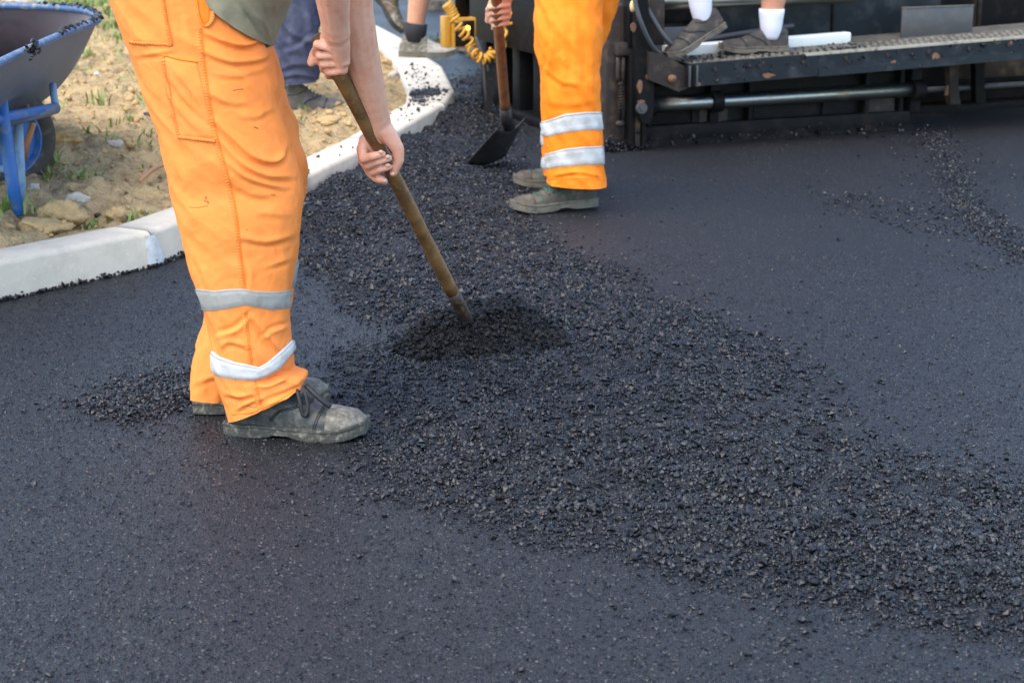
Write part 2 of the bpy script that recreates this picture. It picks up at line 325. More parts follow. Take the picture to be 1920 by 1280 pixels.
kerb = bpy.data.objects.new('kerb', None); COL.objects.link(kerb); kerb['kind'] = 'structure'
prof = [(0, -.16), (0, KZ - .016), (.005, KZ - .006), (.014, KZ - .001), (.03, KZ), (KW - .012, KZ), (KW - .003, KZ - .004), (KW, KZ - .014), (KW, -.16)]
for i in range(len(KF) - 1):
    L = np.linalg.norm(KF[i + 1] - KF[i]); rows = max(3, int(L / .05)); V = []; m = len(prof); g = .002 / L
    for r in range(rows + 1):
        t = g + (1 - 2 * g) * r / rows; f = KF[i] * (1 - t) + KF[i + 1] * t; n = KN[i] * (1 - t) + KN[i + 1] * t
        for (d, z) in prof:
            ch = .0012 * float(vnoise(f[0] * 30 + d * 40, f[1] * 30, z * 40, 3)); V.append((*(f + n * (d + ch)), z + ch))
    Fc = [(r * m + k, r * m + k + 1, (r + 1) * m + k + 1, (r + 1) * m + k) for r in range(rows) for k in range(m - 1)] + [tuple(range(m)), tuple(rows * m + k for k in range(m))[::-1]]
    mk('kerb_stone', V, Fc, mt['concrete'], kerb)
def kerb_pt(t, d, z):      # t in stone units along the line, d from the road face
    i = min(int(t), len(KF) - 2); f = t - i; return np.array([*(KF[i] * (1 - f) + KF[i + 1] * f + (KN[i] * (1 - f) + KN[i + 1] * f) * d), z])
# pale mortar smear running down the joint
V, Fc = [], []
for r in range(9):
    z = KZ - .012 - r * .0125
    for c in range(9):
        u = (c / 8 - .5) * (.035 + .05 * (r / 8)) + .03 * (r / 8) + .008 * float(vnoise(r * .7, c, 1.3)); edge = min(1, min(c, 8 - c) / 2) * min(1, min(r + 1, 9 - r) / 2)
        V.append(kerb_pt(2 + u / 1.0, -.004 - .004 * edge * (1 + .5 * float(vnoise(r, c, 7))) + (.006 if edge == 0 else 0), z))
Fc = [(r * 9 + c, r * 9 + c + 1, (r + 1) * 9 + c + 1, (r + 1) * 9 + c) for r in range(8) for c in range(8)]
mk('mortar_smear', V, Fc, mt['mortar'], kerb)
# ------------------------------------------------------------------ soil bank behind the kerb
xs = np.arange(-4.2, -.15, .020); ys = np.arange(3.6, 16.5, .028); XX, YY = np.meshgrid(xs, ys); P = np.stack([XX.ravel(), YY.ravel()], 1)
soilpoly = np.vstack([KB + KN * -.015, [KB[-1] + dl * 12, (-40, 30), (-40, -2)]])
soil_d = Field(soilpoly, -4.6, 2.8, 2.0, 17.2)
sdv = soil_d(P)
def soil_h(x, y, sd_):
    b = .072 + .05 * sstep(.0, .9, sd_) + .05 * fbm(x * 1.1, y * 1.1, 0, 11, 3) * sstep(0, .5, sd_)
    cl = np.abs(fbm(x * 9, y * 9, 0, 21, 3)); cl2 = 1 - np.abs(fbm(x * 21, y * 21, 0, 31, 2))
    lump = sstep(.15, .75, vnoise(x * 13, y * 13, 0, 41)) * .022
    return b + (.045 * (.5 - cl) + .016 * cl2 + lump + .010 * np.maximum(0, vnoise(x * 34, y * 30, 0, 43))) * sstep(0, .12, sd_)
ZZ = np.where(sdv > 0, soil_h(P[:, 0], P[:, 1], sdv), -.05)
ok = (sdv > -.03).reshape(XX.shape); nx = len(xs); V = np.c_[P, ZZ]
I = np.arange(len(P)).reshape(XX.shape); q = ok[:-1, :-1] & ok[1:, :-1] & ok[:-1, 1:] & ok[1:, 1:]
T = np.stack([I[:-1, :-1][q], I[:-1, 1:][q], I[1:, 1:][q], I[1:, :-1][q]], 1)
mk_tris('soil_ground', V, T, mt['soil'], None, True)['kind'] = 'structure'
mk('far_soil_ground', [(-80, -5, .03), (-4.15, -5, .03), (-4.15, 16.4, .03), (-3.4, 16.4, .03), (-9, 60, .03), (-80, 60, .03)], [(0, 1, 2, 3, 4, 5)], mt['soil'])['kind'] = 'structure'
def soil_z(x, y):
    p = np.array([[x, y]]); return float(soil_h(np.array([x]), np.array([y]), soil_d(p))[0])
# ------------------------------------------------------------------ stones (angular, shared maker)
def ico():
    bm = bmesh.new(); bmesh.ops.create_icosphere(bm, subdivisions=1, radius=1); V = np.array([v.co[:] for v in bm.verts]); T = np.array([[v.index for v in f.verts] for f in bm.faces]); bm.free(); return V, T
ICV, ICT = ico()
OCV = np.array([(1, 0, 0), (-1, 0, 0), (0, 1, 0), (0, -1, 0), (0, 0, 1), (0, 0, -1)], float); OCT = np.array([(0, 2, 4), (2, 1, 4), (1, 3, 4), (3, 0, 4), (2, 0, 5), (1, 2, 5), (3, 1, 5), (0, 3, 5)])
def stones(P, r, rng, base=(ICV, ICT), flat=.7, jit=.28):
    """angular pebbles at P (n,3) with radius r (n,) -> verts, tris"""
    BV, BT = base; n = len(P); k = len(BV)
    loc = BV[None] * (1 + rng.uniform(-jit, jit, (n, k, 1))); loc = loc * np.stack([rng.uniform(.8, 1.35, n), rng.uniform(.65, 1.05, n), rng.uniform(flat - .2, flat + .15, n)], 1)[:, None, :]
    q = rng.normal(size=(n, 4)); q[:, 1:3] *= .45; q /= np.linalg.norm(q, axis=1)[:, None]; a, b, c, d = q.T
    Rm = np.stack([np.stack([1 - 2 * (c * c + d * d), 2 * (b * c - a * d), 2 * (b * d + a * c)], -1), np.stack([2 * (b * c + a * d), 1 - 2 * (b * b + d * d), 2 * (c * d - a * b)], -1), np.stack([2 * (b * d - a * c), 2 * (c * d + a * b), 1 - 2 * (b * b + c * c)], -1)], 1)
    V = np.einsum('nij,nkj->nki', Rm, loc) * r[:, None, None] + P[:, None, :]
    T = BT[None] + (np.arange(n) * k)[:, None, None]
    return V.reshape(-1, 3), T.reshape(-1, BT.shape[1])
# ------------------------------------------------------------------ loose asphalt: windrow, spread tail, mound on the shovel
lp = [(872, 150), (905, 126), (950, 170), (965, 250), (985, 330), (995, 420), (1090, 480), (1200, 535), (1330, 588), (1450, 655), (1560, 705), (1620, 775), (1700, 825), (1800, 850), (1920, 880), (2150, 960),
      (2200, 1260), (1920, 1185), (1700, 1168), (1500, 1142), (1300, 1102), (1150, 1052), (1000, 1008), (850, 960), (700, 935), (660, 880), (655, 800), (600, 745), (590, 700), (690, 655), (735, 610), (640, 570), (575, 510), (545, 440), (520, 420)]
LP = np.array([G(x, y)[:2] for x, y in lp]); KL = np.array([G(x, y)[:2] for x, y in ((540, 418), (640, 362), (745, 290), (868, 203))]); LP = np.vstack([LP, kerb_pt(3.0, .03, 0)[:2], kerb_pt(4.0, .03, 0)[:2], kerb_pt(5.0, .03, 0)[:2]])
patch = np.array([G(x, y)[:2] for x, y in ((150, 765), (215, 712), (300, 690), (400, 688), (420, 735), (330, 762), (260, 795), (205, 785))])
strip = np.array([G(x, y)[:2] for x, y in ((1736, 244), (1768, 262), (1800, 318), (1838, 380), (1920, 452), (2050, 520), (2050, 548), (1920, 492), (1815, 425), (1785, 385), (1772, 335), (1748, 285))])
thin = np.array([G(x, y)[:2] for x, y in ((1540, 365), (1640, 368), (1790, 400), (1850, 460), (1700, 425), (1580, 395))])
DLP, DPA, DST, DTH = [Field(q, -1.4, 2.8, 2.1, 10.9) for q in (LP, patch, strip, thin)]
MC = G(900, 660)[:2]
def loose_h(P):
    x, y = P[:, 0], P[:, 1]; wob = .05 * fbm(x * 5, y * 5, 0, 51, 3)
    s = DLP(P) + wob; h = -.012 + .012 * sstep(-.02, .02, s) + (.016 + .018 * sstep(3.6, 5.2, y)) * sstep(0, .4, s) * (1 + .5 * fbm(x * 3, y * 3, 0, 61, 3)) + .007 * fbm(x * 11, y * 11, 0, 71, 3) * sstep(0, .1, s)
    kd, _, _ = seg_dist(P, KL); h = h + (.062 + .03 * vnoise(x * 4, y * 4, 0, 5)) * np.exp(-(kd / .2) ** 2) * sstep(-.02, .06, s)
    sp = DPA(P) + .6 * wob; h = np.maximum(h, -.012 + .020 * sstep(-.01, .07, sp))
    st = DST(P) + .4 * wob; h = np.maximum(h, -.012 + .026 * sstep(-.02, .10, st))
    mx, my = (x - MC[0]) / .23, (y - MC[1]) / .15; e = np.sqrt(mx * mx + my * my) + .12 * vnoise(x * 14, y * 14, 0, 9)
    h = h + .10 * (1 - sstep(.3, 1.02, e)) ** .85
    return h, s, sp, st, e
xs = np.arange(-1.15, 2.6, .014); ys = np.arange(2.3, 10.7, .016); XX, YY = np.meshgrid(xs, ys); P = np.stack([XX.ravel(), YY.ravel()], 1)
h, s, sp, st, e = loose_h(P); h = h + .004 * fbm(P[:, 0] * 60, P[:, 1] * 60, 0, 81, 2) * (h > 0)
inrd = soil_d(P) < -KW + .03
ok = ((h > -.010) & inrd).reshape(XX.shape); I = np.arange(len(P)).reshape(XX.shape); q = ok[:-1, :-1] & ok[1:, :-1] & ok[:-1, 1:] & ok[1:, 1:]
T4 = np.stack([I[:-1, :-1][q], I[:-1, 1:][q], I[1:, 1:][q], I[1:, :-1][q]], 1)
used, inv = np.unique(T4, return_inverse=True)
mk_tris('loose_asphalt', np.c_[P, h][used], inv.reshape(-1, 4), mt['loose'], None, True)
LA = bpy.data.objects['loose_asphalt']; tag(LA, 'loose black hot asphalt heaped along the kerb and spread across the road', 'asphalt', kind='stuff')
rng = np.random.default_rng(3)
def scatter(n, x0, x1, y0, y1): return np.stack([rng.uniform(x0, x1, n), rng.uniform(y0, y1, n)], 1)
# coarse crumbs over the loose areas, thinning out over the smooth mat
P = scatter(900000, -1.1, 2.0, 2.35, 10.6)
vis = np.abs(P[:, 0]) < .31 * P[:, 1] + .12; P = np.vstack([P[vis], np.array(MC) + rng.uniform(-1, 1, (5000, 2)) * np.array([.24, .17])])
h, s, sp, st, e = loose_h(P); rd = soil_d(P) < -KW - .004
far = 1 / (1 + ((P[:, 1] - 2.3) / 4.2) ** 2)
dens = np.maximum.reduce([sstep(-.09, .14, s) * (.72 + .5 * fbm(P[:, 0] * 2.5, P[:, 1] * 2.5, 0, 91, 3)), .9 * sstep(-.035, .05, sp), .6 * sstep(-.07, .04, st), .16 * sstep(-.12, .08, DTH(P)), 1.0 * (e < 1.1), .055 * np.exp(np.clip(s, -9, 0) / .14), .07 * np.exp(np.clip(st, -9, 0) / .12), .10 * np.exp(np.clip(sp, -9, 0) / .05), np.full(len(P), .0022)])
k = (rng.random(len(P)) < np.clip(dens, 0, 1) * (.35 + .65 * far)) & rd; P = P[k]; h, s, sp, st, e = h[k], s[k], sp[k], st[k], e[k]
r = np.clip(rng.lognormal(math.log(.0029), .50, len(P)), .0018, .0095); r = np.where((sp > -.03), r * 1.3, r); r = np.where(e < 1.05, r * 1.35, r); r = np.where(s < -.02, np.minimum(r, .0075), r)
mo = e < 1.0; P3 = np.c_[P, np.maximum(h, 0) + r * .35]; nr_ = ~mo & (P[:, 1] < 4.4) & (r > .0028); fr_ = ~mo & ~nr_
V1, T1 = stones(P3[nr_], r[nr_], rng); V1b, T1b = stones(P3[fr_], r[fr_] * 1.12, rng, (OCV, OCT), .8, .22); T1 = np.vstack([T1, T1b + len(V1)]); V1 = np.vstack([V1, V1b]); Vm, Tm = stones(np.c_[P, np.maximum(h, 0) + r * .35][mo], r[mo], rng)
print('crumbs', len(P), len(T1))
cr = mk_tris('asphalt_crumbs', V1, T1, mt['stone'], LA, False); cr['kind'] = 'stuff'
mw = mk_tris('mound_crumbs', Vm, Tm, mt['wet'], LA, False); mw['kind'] = 'stuff'
# crumbs spilled over the kerb tops
pts = []
for (t0, dd, n, sc) in ((5.55, .10, 260, .22), (5.75, .07, 240, .16), (6.35, .10, 60, .2), (4.9, .09, 90, .3), (3.05, .06, 120, .045), (2.85, .08, 16, .2), (2.3, .03, 5, .1), (6.8, .1, 36, .15), (4.2, .07, 22, .4)):
    for _ in range(n):
        t = t0 + random.gauss(0, sc); d_ = dd + random.gauss(0, .03)
        if .012 < d_ < KW - .01: pts.append(kerb_pt(t, d_, KZ))
P = np.array(pts); r = np.clip(rng.lognormal(math.log(.0045), .4, len(P)), .002, .011); V2, T2 = stones(P + np.c_[np.zeros((len(P), 2)), r * .4], r, rng)
# crumbs clinging along the foot of the kerb face
pts = []
for _ in range(1500):
    t = random.uniform(.3, 3.1); pts.append(kerb_pt(t, -abs(random.gauss(0, .008)), abs(random.gauss(0, .006))))
P = np.array(pts); r = np.clip(rng.lognormal(math.log(.0042), .35, len(P)), .002, .008); V3, T3 = stones(P, r, rng)
cr = mk_tris('spilled_crumbs', np.vstack([V2, V3]), np.vstack([T2, T3 + len(V2)]), mt['stone'], LA, False); cr['kind'] = 'stuff'
# aggregate bedded in the smooth mat, where it can be told apart
P = scatter(210000, -1.9, 1.9, 2.35, 5.6); P = P[np.abs(P[:, 0]) < .30 * P[:, 1] + .05]
h, s, sp, st, e = loose_h(P); k = (s < .05) & (rng.random(len(P)) < 1 / (1 + ((P[:, 1] - 2.3) / 2.6) ** 2)) & (soil_d(P) < -KW - .002); P = P[k]
r = np.clip(rng.lognormal(math.log(.0024), .34, len(P)), .0013, .0048)
V4, T4_ = stones(np.c_[P, -r * .12], r, rng, (OCV, OCT), .75, .2)
print('bedded', len(P))
ag = mk_tris('bedded_aggregate', V4, T4_, mt['stone'], bpy.data.objects['road'], False); ag['kind'] = 'stuff'
# ------------------------------------------------------------------ stones, clods, grass and a stick on the soil
def rock_mesh(name, r, seed, rough=.34, sub=4):
    bm = bmesh.new(); bmesh.ops.create_icosphere(bm, subdivisions=sub, radius=1)
    c = np.array([v.co[:] for v in bm.verts]); k = 1 + rough * fbm(c[:, 0] * 1.5, c[:, 1] * 1.5, c[:, 2] * 1.5, seed, 5); c = c * k[:, None] * np.array(r)
    for v, q in zip(bm.verts, c): v.co = q
    me = bpy.data.meshes.new(name); bm.to_mesh(me); bm.free(); return me
def rock(px, py, wpx, hpx, mat, label, cat, seed, name='rock', zg=None, group=None):
    z = .11 if zg is None else zg
    for _ in range(4):
        g = G(px, py, z); z = soil_z(g[0], g[1]) if zg is None else zg
    s_ = FPX / ((g - C_) @ F_); rx = wpx / s_ / 2; rz = hpx / s_ / 1.75
    o = link(name, rock_mesh(name, (rx, rx * .8, rz), seed), mat, None, True); o.location = (g[0], g[1] + rx * .6, z + rz * .35); return tag(o, label, cat, group)
rock(112, 425, 80, 52, mt['clod'], 'big ochre clod of clay below the blue wheelbarrow leg', 'clod', 1, 'clay_clod')
rock(80, 450, 90, 28, mt['clod'], 'low flat ochre clod lying against the near kerb', 'clod', 2, 'clay_clod')
rock(142, 382, 42, 22, mt['rock'], 'angular pale yellow stone on the soil left of the orange trousers', 'stone', 3)
rock(62, 374, 24, 14, mt['rock'], 'small rounded grey stone beside the wheelbarrow legs', 'stone', 4)
rock(182, 145, 14, 12, mt['rock'], 'small round pinkish pebble on the soil right of the wheelbarrow tray', 'stone', 5)
rock(105, 262, 42, 20, mt['rock'], 'long pinkish stone just right of the wheelbarrow wheel', 'stone', 6)
rock(120, 300, 70, 34, mt['clod'], 'wide tan clod on the soil right of the wheelbarrow wheel', 'clod', 7, 'clay_clod')
rock(215, 400, 34, 26, mt['clod'], 'small ochre clod beside the kerb near the orange trouser leg', 'clod', 8, 'clay_clod')
rock(215, 290, 30, 18, mt['rock'], 'flat beige stone on bare soil between wheelbarrow and trousers', 'stone', 9)
rock(183, 421, 13, 8, mt['tarsteel'], 'small black lump of asphalt on the soil at the kerb edge', 'asphalt lump', 10, 'asphalt_lump')
rock(278, 226, 18, 9, mt['tarsteel'], 'dark crumb of asphalt on the soil beside the orange thigh', 'asphalt lump', 11, 'asphalt_lump')
rock(640, 290, 60, 22, mt['clod'], 'sandy clod on the soil below the brown work boot', 'clod', 12, 'clay_clod')
rock(612, 245, 50, 20, mt['clod'], 'sandy clod directly under the toe of the brown work boot', 'clod', 13, 'clay_clod')
rock(738, 148, 22, 16, mt['rock'], 'pale stone in the soil inside the kerb corner', 'stone', 14)
rock(724, 122, 20, 16, mt['clod'], 'rounded tan clod behind the kerb corner beside the forearm', 'clod', 15, 'clay_clod')
for i, (px, py, w_, h_, lb) in enumerate(((818, 20, 40, 46, 'brown rubble stone behind the bare leg'), (838, 82, 46, 22, 'flat rubble stone under the yellow control box'), (880, 100, 40, 24, 'pale rubble stone below the coiled yellow cable'), (890, 108, 30, 16, 'small rubble stone beside the shovel handle'), (790, 4, 34, 30, 'dark rubble stone at the top edge left of the yellow box'), (905, 78, 30, 30, 'dark rubble stone between yellow box and shovel handle'))):
    rock(px, py, w_, h_, mt['rubble'], lb, 'stone', 30 + i, 'rubble_stone', 0.0)
# small stones, uncountable
P = np.stack([rng.uniform(-3.6, -.3, 12000), 3.6 + 11 * rng.random(12000) ** 1.3], 1); sdv = soil_d(P); P = P[sdv > .02]; sdv = sdv[sdv > .02]
r = np.clip(rng.lognormal(math.log(.0065), .5, len(P)), .004, .04); z = soil_h(P[:, 0], P[:, 1], sdv)
V5, T5 = stones(np.c_[P, z + r * .25], r, rng, flat=.75, jit=.2)
tag(mk_tris('soil_gravel', V5, T5, mt['clod'], None, True), 'small stones and crumbs of clay strewn over the soil', 'gravel', kind='stuff')
# grass: narrow bent blades in tufts
gv, gt = [], []
def tuft(x, y, n, hgt, spread):
    z = soil_z(x, y) - .005
    for _ in range(n):
        a = random.uniform(0, 6.283); q = abs(random.gauss(0, spread)); bx, by = x + math.cos(a) * q, y + math.sin(a) * q; hh = hgt * random.uniform(.5, 1.15); w_ = random.uniform(.0025, .0055); b = random.uniform(.2, .9) * hh
        da = random.uniform(0, 6.283); dx, dy = math.cos(da), math.sin(da); px_, py_ = -dy * w_, dx * w_; o = len(gv)
        for t, ww in ((0, 1), (.4, 1), (.75, .7), (1, .05)):
            cx, cy, cz = bx + dx * b * t * t, by + dy * b * t * t, z + hh * t * (1 - .25 * t * (b / hh))
            gv.append((cx - px_ * ww, cy - py_ * ww, cz)); gv.append((cx + px_ * ww, cy + py_ * ww, cz))
        for i in range(3): gt.append((o + 2 * i, o + 2 * i + 1, o + 2 * i + 3, o + 2 * i + 2))
for (px, py, n, hg, sp_) in ((12, 410, 40, .07, .03), (150, 352, 26, .06, .03), (90, 352, 22, .06, .035), (215, 72, 90, .10, .10), (225, 85, 60, .09, .08), (135, 150, 26, .11, .04), (160, 128, 24, .08, .05), (262, 175, 18, .09, .04), (190, 222, 20, .08, .04), (165, 278, 16, .06, .03), (245, 240, 16, .05, .03), (172, 408, 16, .05, .02), (250, 395, 20, .05, .05), (100, 345, 14, .08, .02), (180, 60, 60, .10, .12), (205, 40, 90, .12, .15), (160, 20, 90, .13, .2), (195, 10, 120, .14, .25), (120, 6, 90, .14, .25), (225, 20, 90, .12, .15), (265, 215, 10, .05, .03), (85, 405, 16, .05, .02), (300, 340, 12, .05, .02), (808, 74, 30, .10, .05)):
    g = G(px, py, .12); tuft(g[0], g[1], n, hg, sp_)
for _ in range(130):
    x, y = random.uniform(-4.5, -1.2), random.uniform(9, 16)
    tuft(x, y, 14, .10, .10)
for _ in range(120):
    x, y = random.uniform(-3, -.9), random.uniform(5.5, 9.5)
    if inside(np.array([[x, y]]), soilpoly - np.array([.1, 0]))[0]: tuft(x, y, 6, .05, .03)
tag(mk_tris('grass', np.array(gv), np.array(gt), mt['grass'], None, True), 'sparse green grass tufts sprouting from the dry soil', 'grass', kind='stuff')
a, b = G(262, 340, .13), G(308, 312, .13); mb = MB(); mb.tube(spline([a, (a + b) / 2 + np.array([0, .02, .012]), b + (b - a) * .3], 8), [.006, .007, .008, .008, .008, .008, .007, .005], 8)
tag(mb.build('stick', mt['stick'], None, True), 'thin reddish wooden stick lying on the soil beside the orange trousers', 'stick')
# ================================================================== PEOPLE
def leg_tube(rows, n=96, m=150, sq=2.25):
    """rows of (pxL, pyL, pxR, pyR, Yc, half depth), bottom to top -> verts grid (m, n, 3) and outward directions"""
    A = np.array([np.r_[AY(r[0], r[1], r[4]), AY(r[2], r[3], r[4]), r[5]] for r in rows]); S = spline(A, m)
    L, Rr, hd = S[:, :3], S[:, 3:6], S[:, 6]; c = (L + Rr) / 2; hv = (Rr - L) / 2
    ph = np.linspace(0, 2 * np.pi, n, endpoint=False); cs, sn = np.cos(ph), np.sin(ph); ex = 2 / sq
    cx = np.sign(cs) * np.abs(cs) ** ex; sy = np.sign(sn) * np.abs(sn) ** ex
    V = c[:, None, :] + hv[:, None, :] * cx[None, :, None] + np.array([0, 1., 0]) * (hd[:, None] * sy[None])[:, :, None]
    N = np.stack([np.broadcast_to(cs, (m, n)) / np.maximum(np.linalg.norm(hv, axis=1), .01)[:, None], sn[None] / hd[:, None], np.zeros((m, n))], -1); N /= np.linalg.norm(N, axis=2)[:, :, None]
    return V, N, ph
def grid_faces(m, n, o=0, cap=False):
    Fc = [(o + i * n + k, o + i * n + (k + 1) % n, o + (i + 1) * n + (k + 1) % n, o + (i + 1) * n + k) for i in range(m - 1) for k in range(n)]
    if cap: Fc.append(tuple(o + (m - 1) * n + k for k in range(n)))
    return Fc
def fold(V, N, folds, seed, amp=.004, fx=.010, fy=.016, near=True):
    """push cloth folds into a tube: hand-placed ridges (pixel lines) plus slanted soft wrinkles"""
    m, n, _ = V.shape; p = pix(V.reshape(-1, 3)); d = np.zeros(m * n)
    wn = np.clip(-N.reshape(-1, 3)[:, 1] * 1.4 + .15, 0, 1) if near else np.ones(m * n)
    for f in folds:
        pts, wd, a = f[0], f[1] * .7, f[2] * .85; dist, t, sg = seg_dist(p, spline(pts, 24)); s = dist * sg
        env = np.clip(np.sin(np.pi * np.clip(t, .02, .98)), 0, 1) ** .6
        d += wn * a * env * (np.exp(-(np.abs(s) / wd) ** 1.25) - .8 * np.exp(-((s - 1.5 * wd) / (wd * .8)) ** 2))
    x, y, z = V.reshape(-1, 3).T; ang = np.arctan2(N.reshape(-1, 3)[:, 1], N.reshape(-1, 3)[:, 0])
    q = 1 - np.abs(vnoise(ang * 1.3 + z * 6, z * 13 + ang * 1.5, seed, seed)) * 2; q2 = vnoise(ang * 3 - z * 12, z * 24 + ang * 2, 3, seed + 5)
    d += amp * q + amp * .55 * q2 + amp * 1.2 * vnoise(ang * .8, z * 5, 7, seed + 2)
    d += amp * .18 * (1 - 2 * np.abs(vnoise(ang * 5 + z * 25, z * 42 - ang * 3, 1, seed + 8))) + amp * .12 * vnoise(ang * 14, z * 80, 1, seed + 9)
    return V + N * d.reshape(m, n)[:, :, None]
def band_on(V, N, t0, t1, off, name, mat, parent, k=6):
    """strip round a tube between two row curves t0(phi), t1(phi) (fractions of the rows)"""
    m, n, _ = V.shape; out = []
    for a in range(k + 1):
        f = t0 * (1 - a / k) + t1 * a / k; r = np.clip(f * (m - 1), 0, m - 1.001); i = r.astype(int); u = (r - i)[:, None]; j = np.arange(n)
        P = V[i, j] * (1 - u) + V[i + 1, j] * u; NN = N[i, j]; out.append(P + NN * (off if 0 < a < k else off * .2))
    G_ = np.array(out); o = mk(name, G_.reshape(-1, 3), grid_faces(k + 1, n), mat, parent)
    for c0, c1 in ((.05, .085), (.915, .95)):
        E_ = []
        for f_ in (c0, (c0 + c1) / 2, c1):
            ff = t0 * (1 - f_) + t1 * f_; r = np.clip(ff * (m - 1), 0, m - 1.001); i = r.astype(int); u = (r - i)[:, None]; j = np.arange(n); E_.append(V[i, j] * (1 - u) + V[i + 1, j] * u + N[i, j] * (off * 1.12 + .0006))
        mk('band_stitching', np.array(E_).reshape(-1, 3), grid_faces(3, n), mt['bandseam'], o)
    return o
def row_at(V, k, py):
    """row fraction where column k passes pixel row py"""
    p = pix(V[:, k])[:, 1]; i = np.argsort(p); return np.interp(py, p[i], i / (len(p) - 1.))
def row_curve(V, near_xy, far_py=None):
    """per-column row fraction following a pixel curve on the near side"""
    n = V.shape[1]; out = []
    X0, Y0 = np.array(near_xy).T
    for k in range(n):
        px = pix(V[V.shape[0] // 2, k])[0]; ppx = px
        for _ in range(4):
            py = np.interp(ppx, X0, Y0); t = row_at(V, k, py); r = t * (V.shape[0] - 1); i = min(int(r), V.shape[0] - 2); ppx = pix(V[i, k])[0]
        out.append(t)
    return np.array(out)
class Proj:
    def __init__(s, V, Fc): s.b = BVHTree.FromPolygons([Vector(v) for v in V], Fc)
    def __call__(s, px, py, off=0.):
        d = Vector(ray(px, py)).normalized(); h, nn, _, _ = s.b.ray_cast(Vector(C_), d)
        if h is None: return None
        if nn.dot(d) > 0: nn = -nn
        return np.array(h + nn * off)
def ribbon(pj, pts, w, off, name, mat, parent, n=60, stitch=0., edge=.15):
    """flat strip sewn on the cloth along a pixel line, with small cross stitches"""
    S = spline(pts, n); T = np.gradient(S, axis=0); T /= np.linalg.norm(T, axis=1)[:, None]; Nn = np.c_[-T[:, 1], T[:, 0]]; mb = MB(); rows = []
    for c in (-1, -.6, 0, .6, 1):
        rows.append([pj(*(S[i] + Nn[i] * c * w / 2), off if abs(c) < 1 else off * edge) for i in range(n)])
    for i in range(n - 1):
        for c in range(4):
            qd = [rows[c][i], rows[c][i + 1], rows[c + 1][i + 1], rows[c + 1][i]]
            if all(p is not None for p in qd): mb.add(qd, [(0, 1, 2, 3)])
    if stitch:
        L = np.r_[0, np.cumsum(np.linalg.norm(np.diff(S, axis=0), axis=1))]
        for l in np.arange(2, L[-1] - 2, stitch):
            p = np.array([np.interp(l, L, S[:, 0]), np.interp(l, L, S[:, 1])]); i = min(np.searchsorted(L, l), n - 1)
            a, b = pj(*(p - Nn[i] * w * .42), off * 1.25), pj(*(p + Nn[i] * w * .42), off * 1.25)
            if a is not None and b is not None: mb.tube([a, b], .0009, 5)
    if not mb.v: return None
    o = mb.build(name, mat, parent, True); bm = bmesh.new(); bm.from_mesh(o.data); bmesh.ops.remove_doubles(bm, verts=bm.verts, dist=1e-5); bm.to_mesh(o.data); bm.free()
    o.data.polygons.foreach_set('use_smooth', np.full(len(o.data.polygons), True)); return o
def patch_on(pj, quad, off, name, mat, parent, n=22, m=30):
    """cloth patch (four pixel corners) lying on the garment"""
    q = np.array(quad, float); V = np.zeros((m, n, 3)); okk = True
    for i in range(m):
        for k in range(n):
            u, v = k / (n - 1), i / (m - 1); p = (q[0] * (1 - u) + q[1] * u) * (1 - v) + (q[3] * (1 - u) + q[2] * u) * v
            e = min(u, 1 - u, v, 1 - v); r = pj(*p, off * (.1 if e == 0 else 1)); V[i, k] = r if r is not None else V[i, k - 1]
    return mk(name, V.reshape(-1, 3), [(i * n + k, i * n + k + 1, (i + 1) * n + k + 1, (i + 1) * n + k) for i in range(m - 1) for k in range(n - 1)], mat, parent)
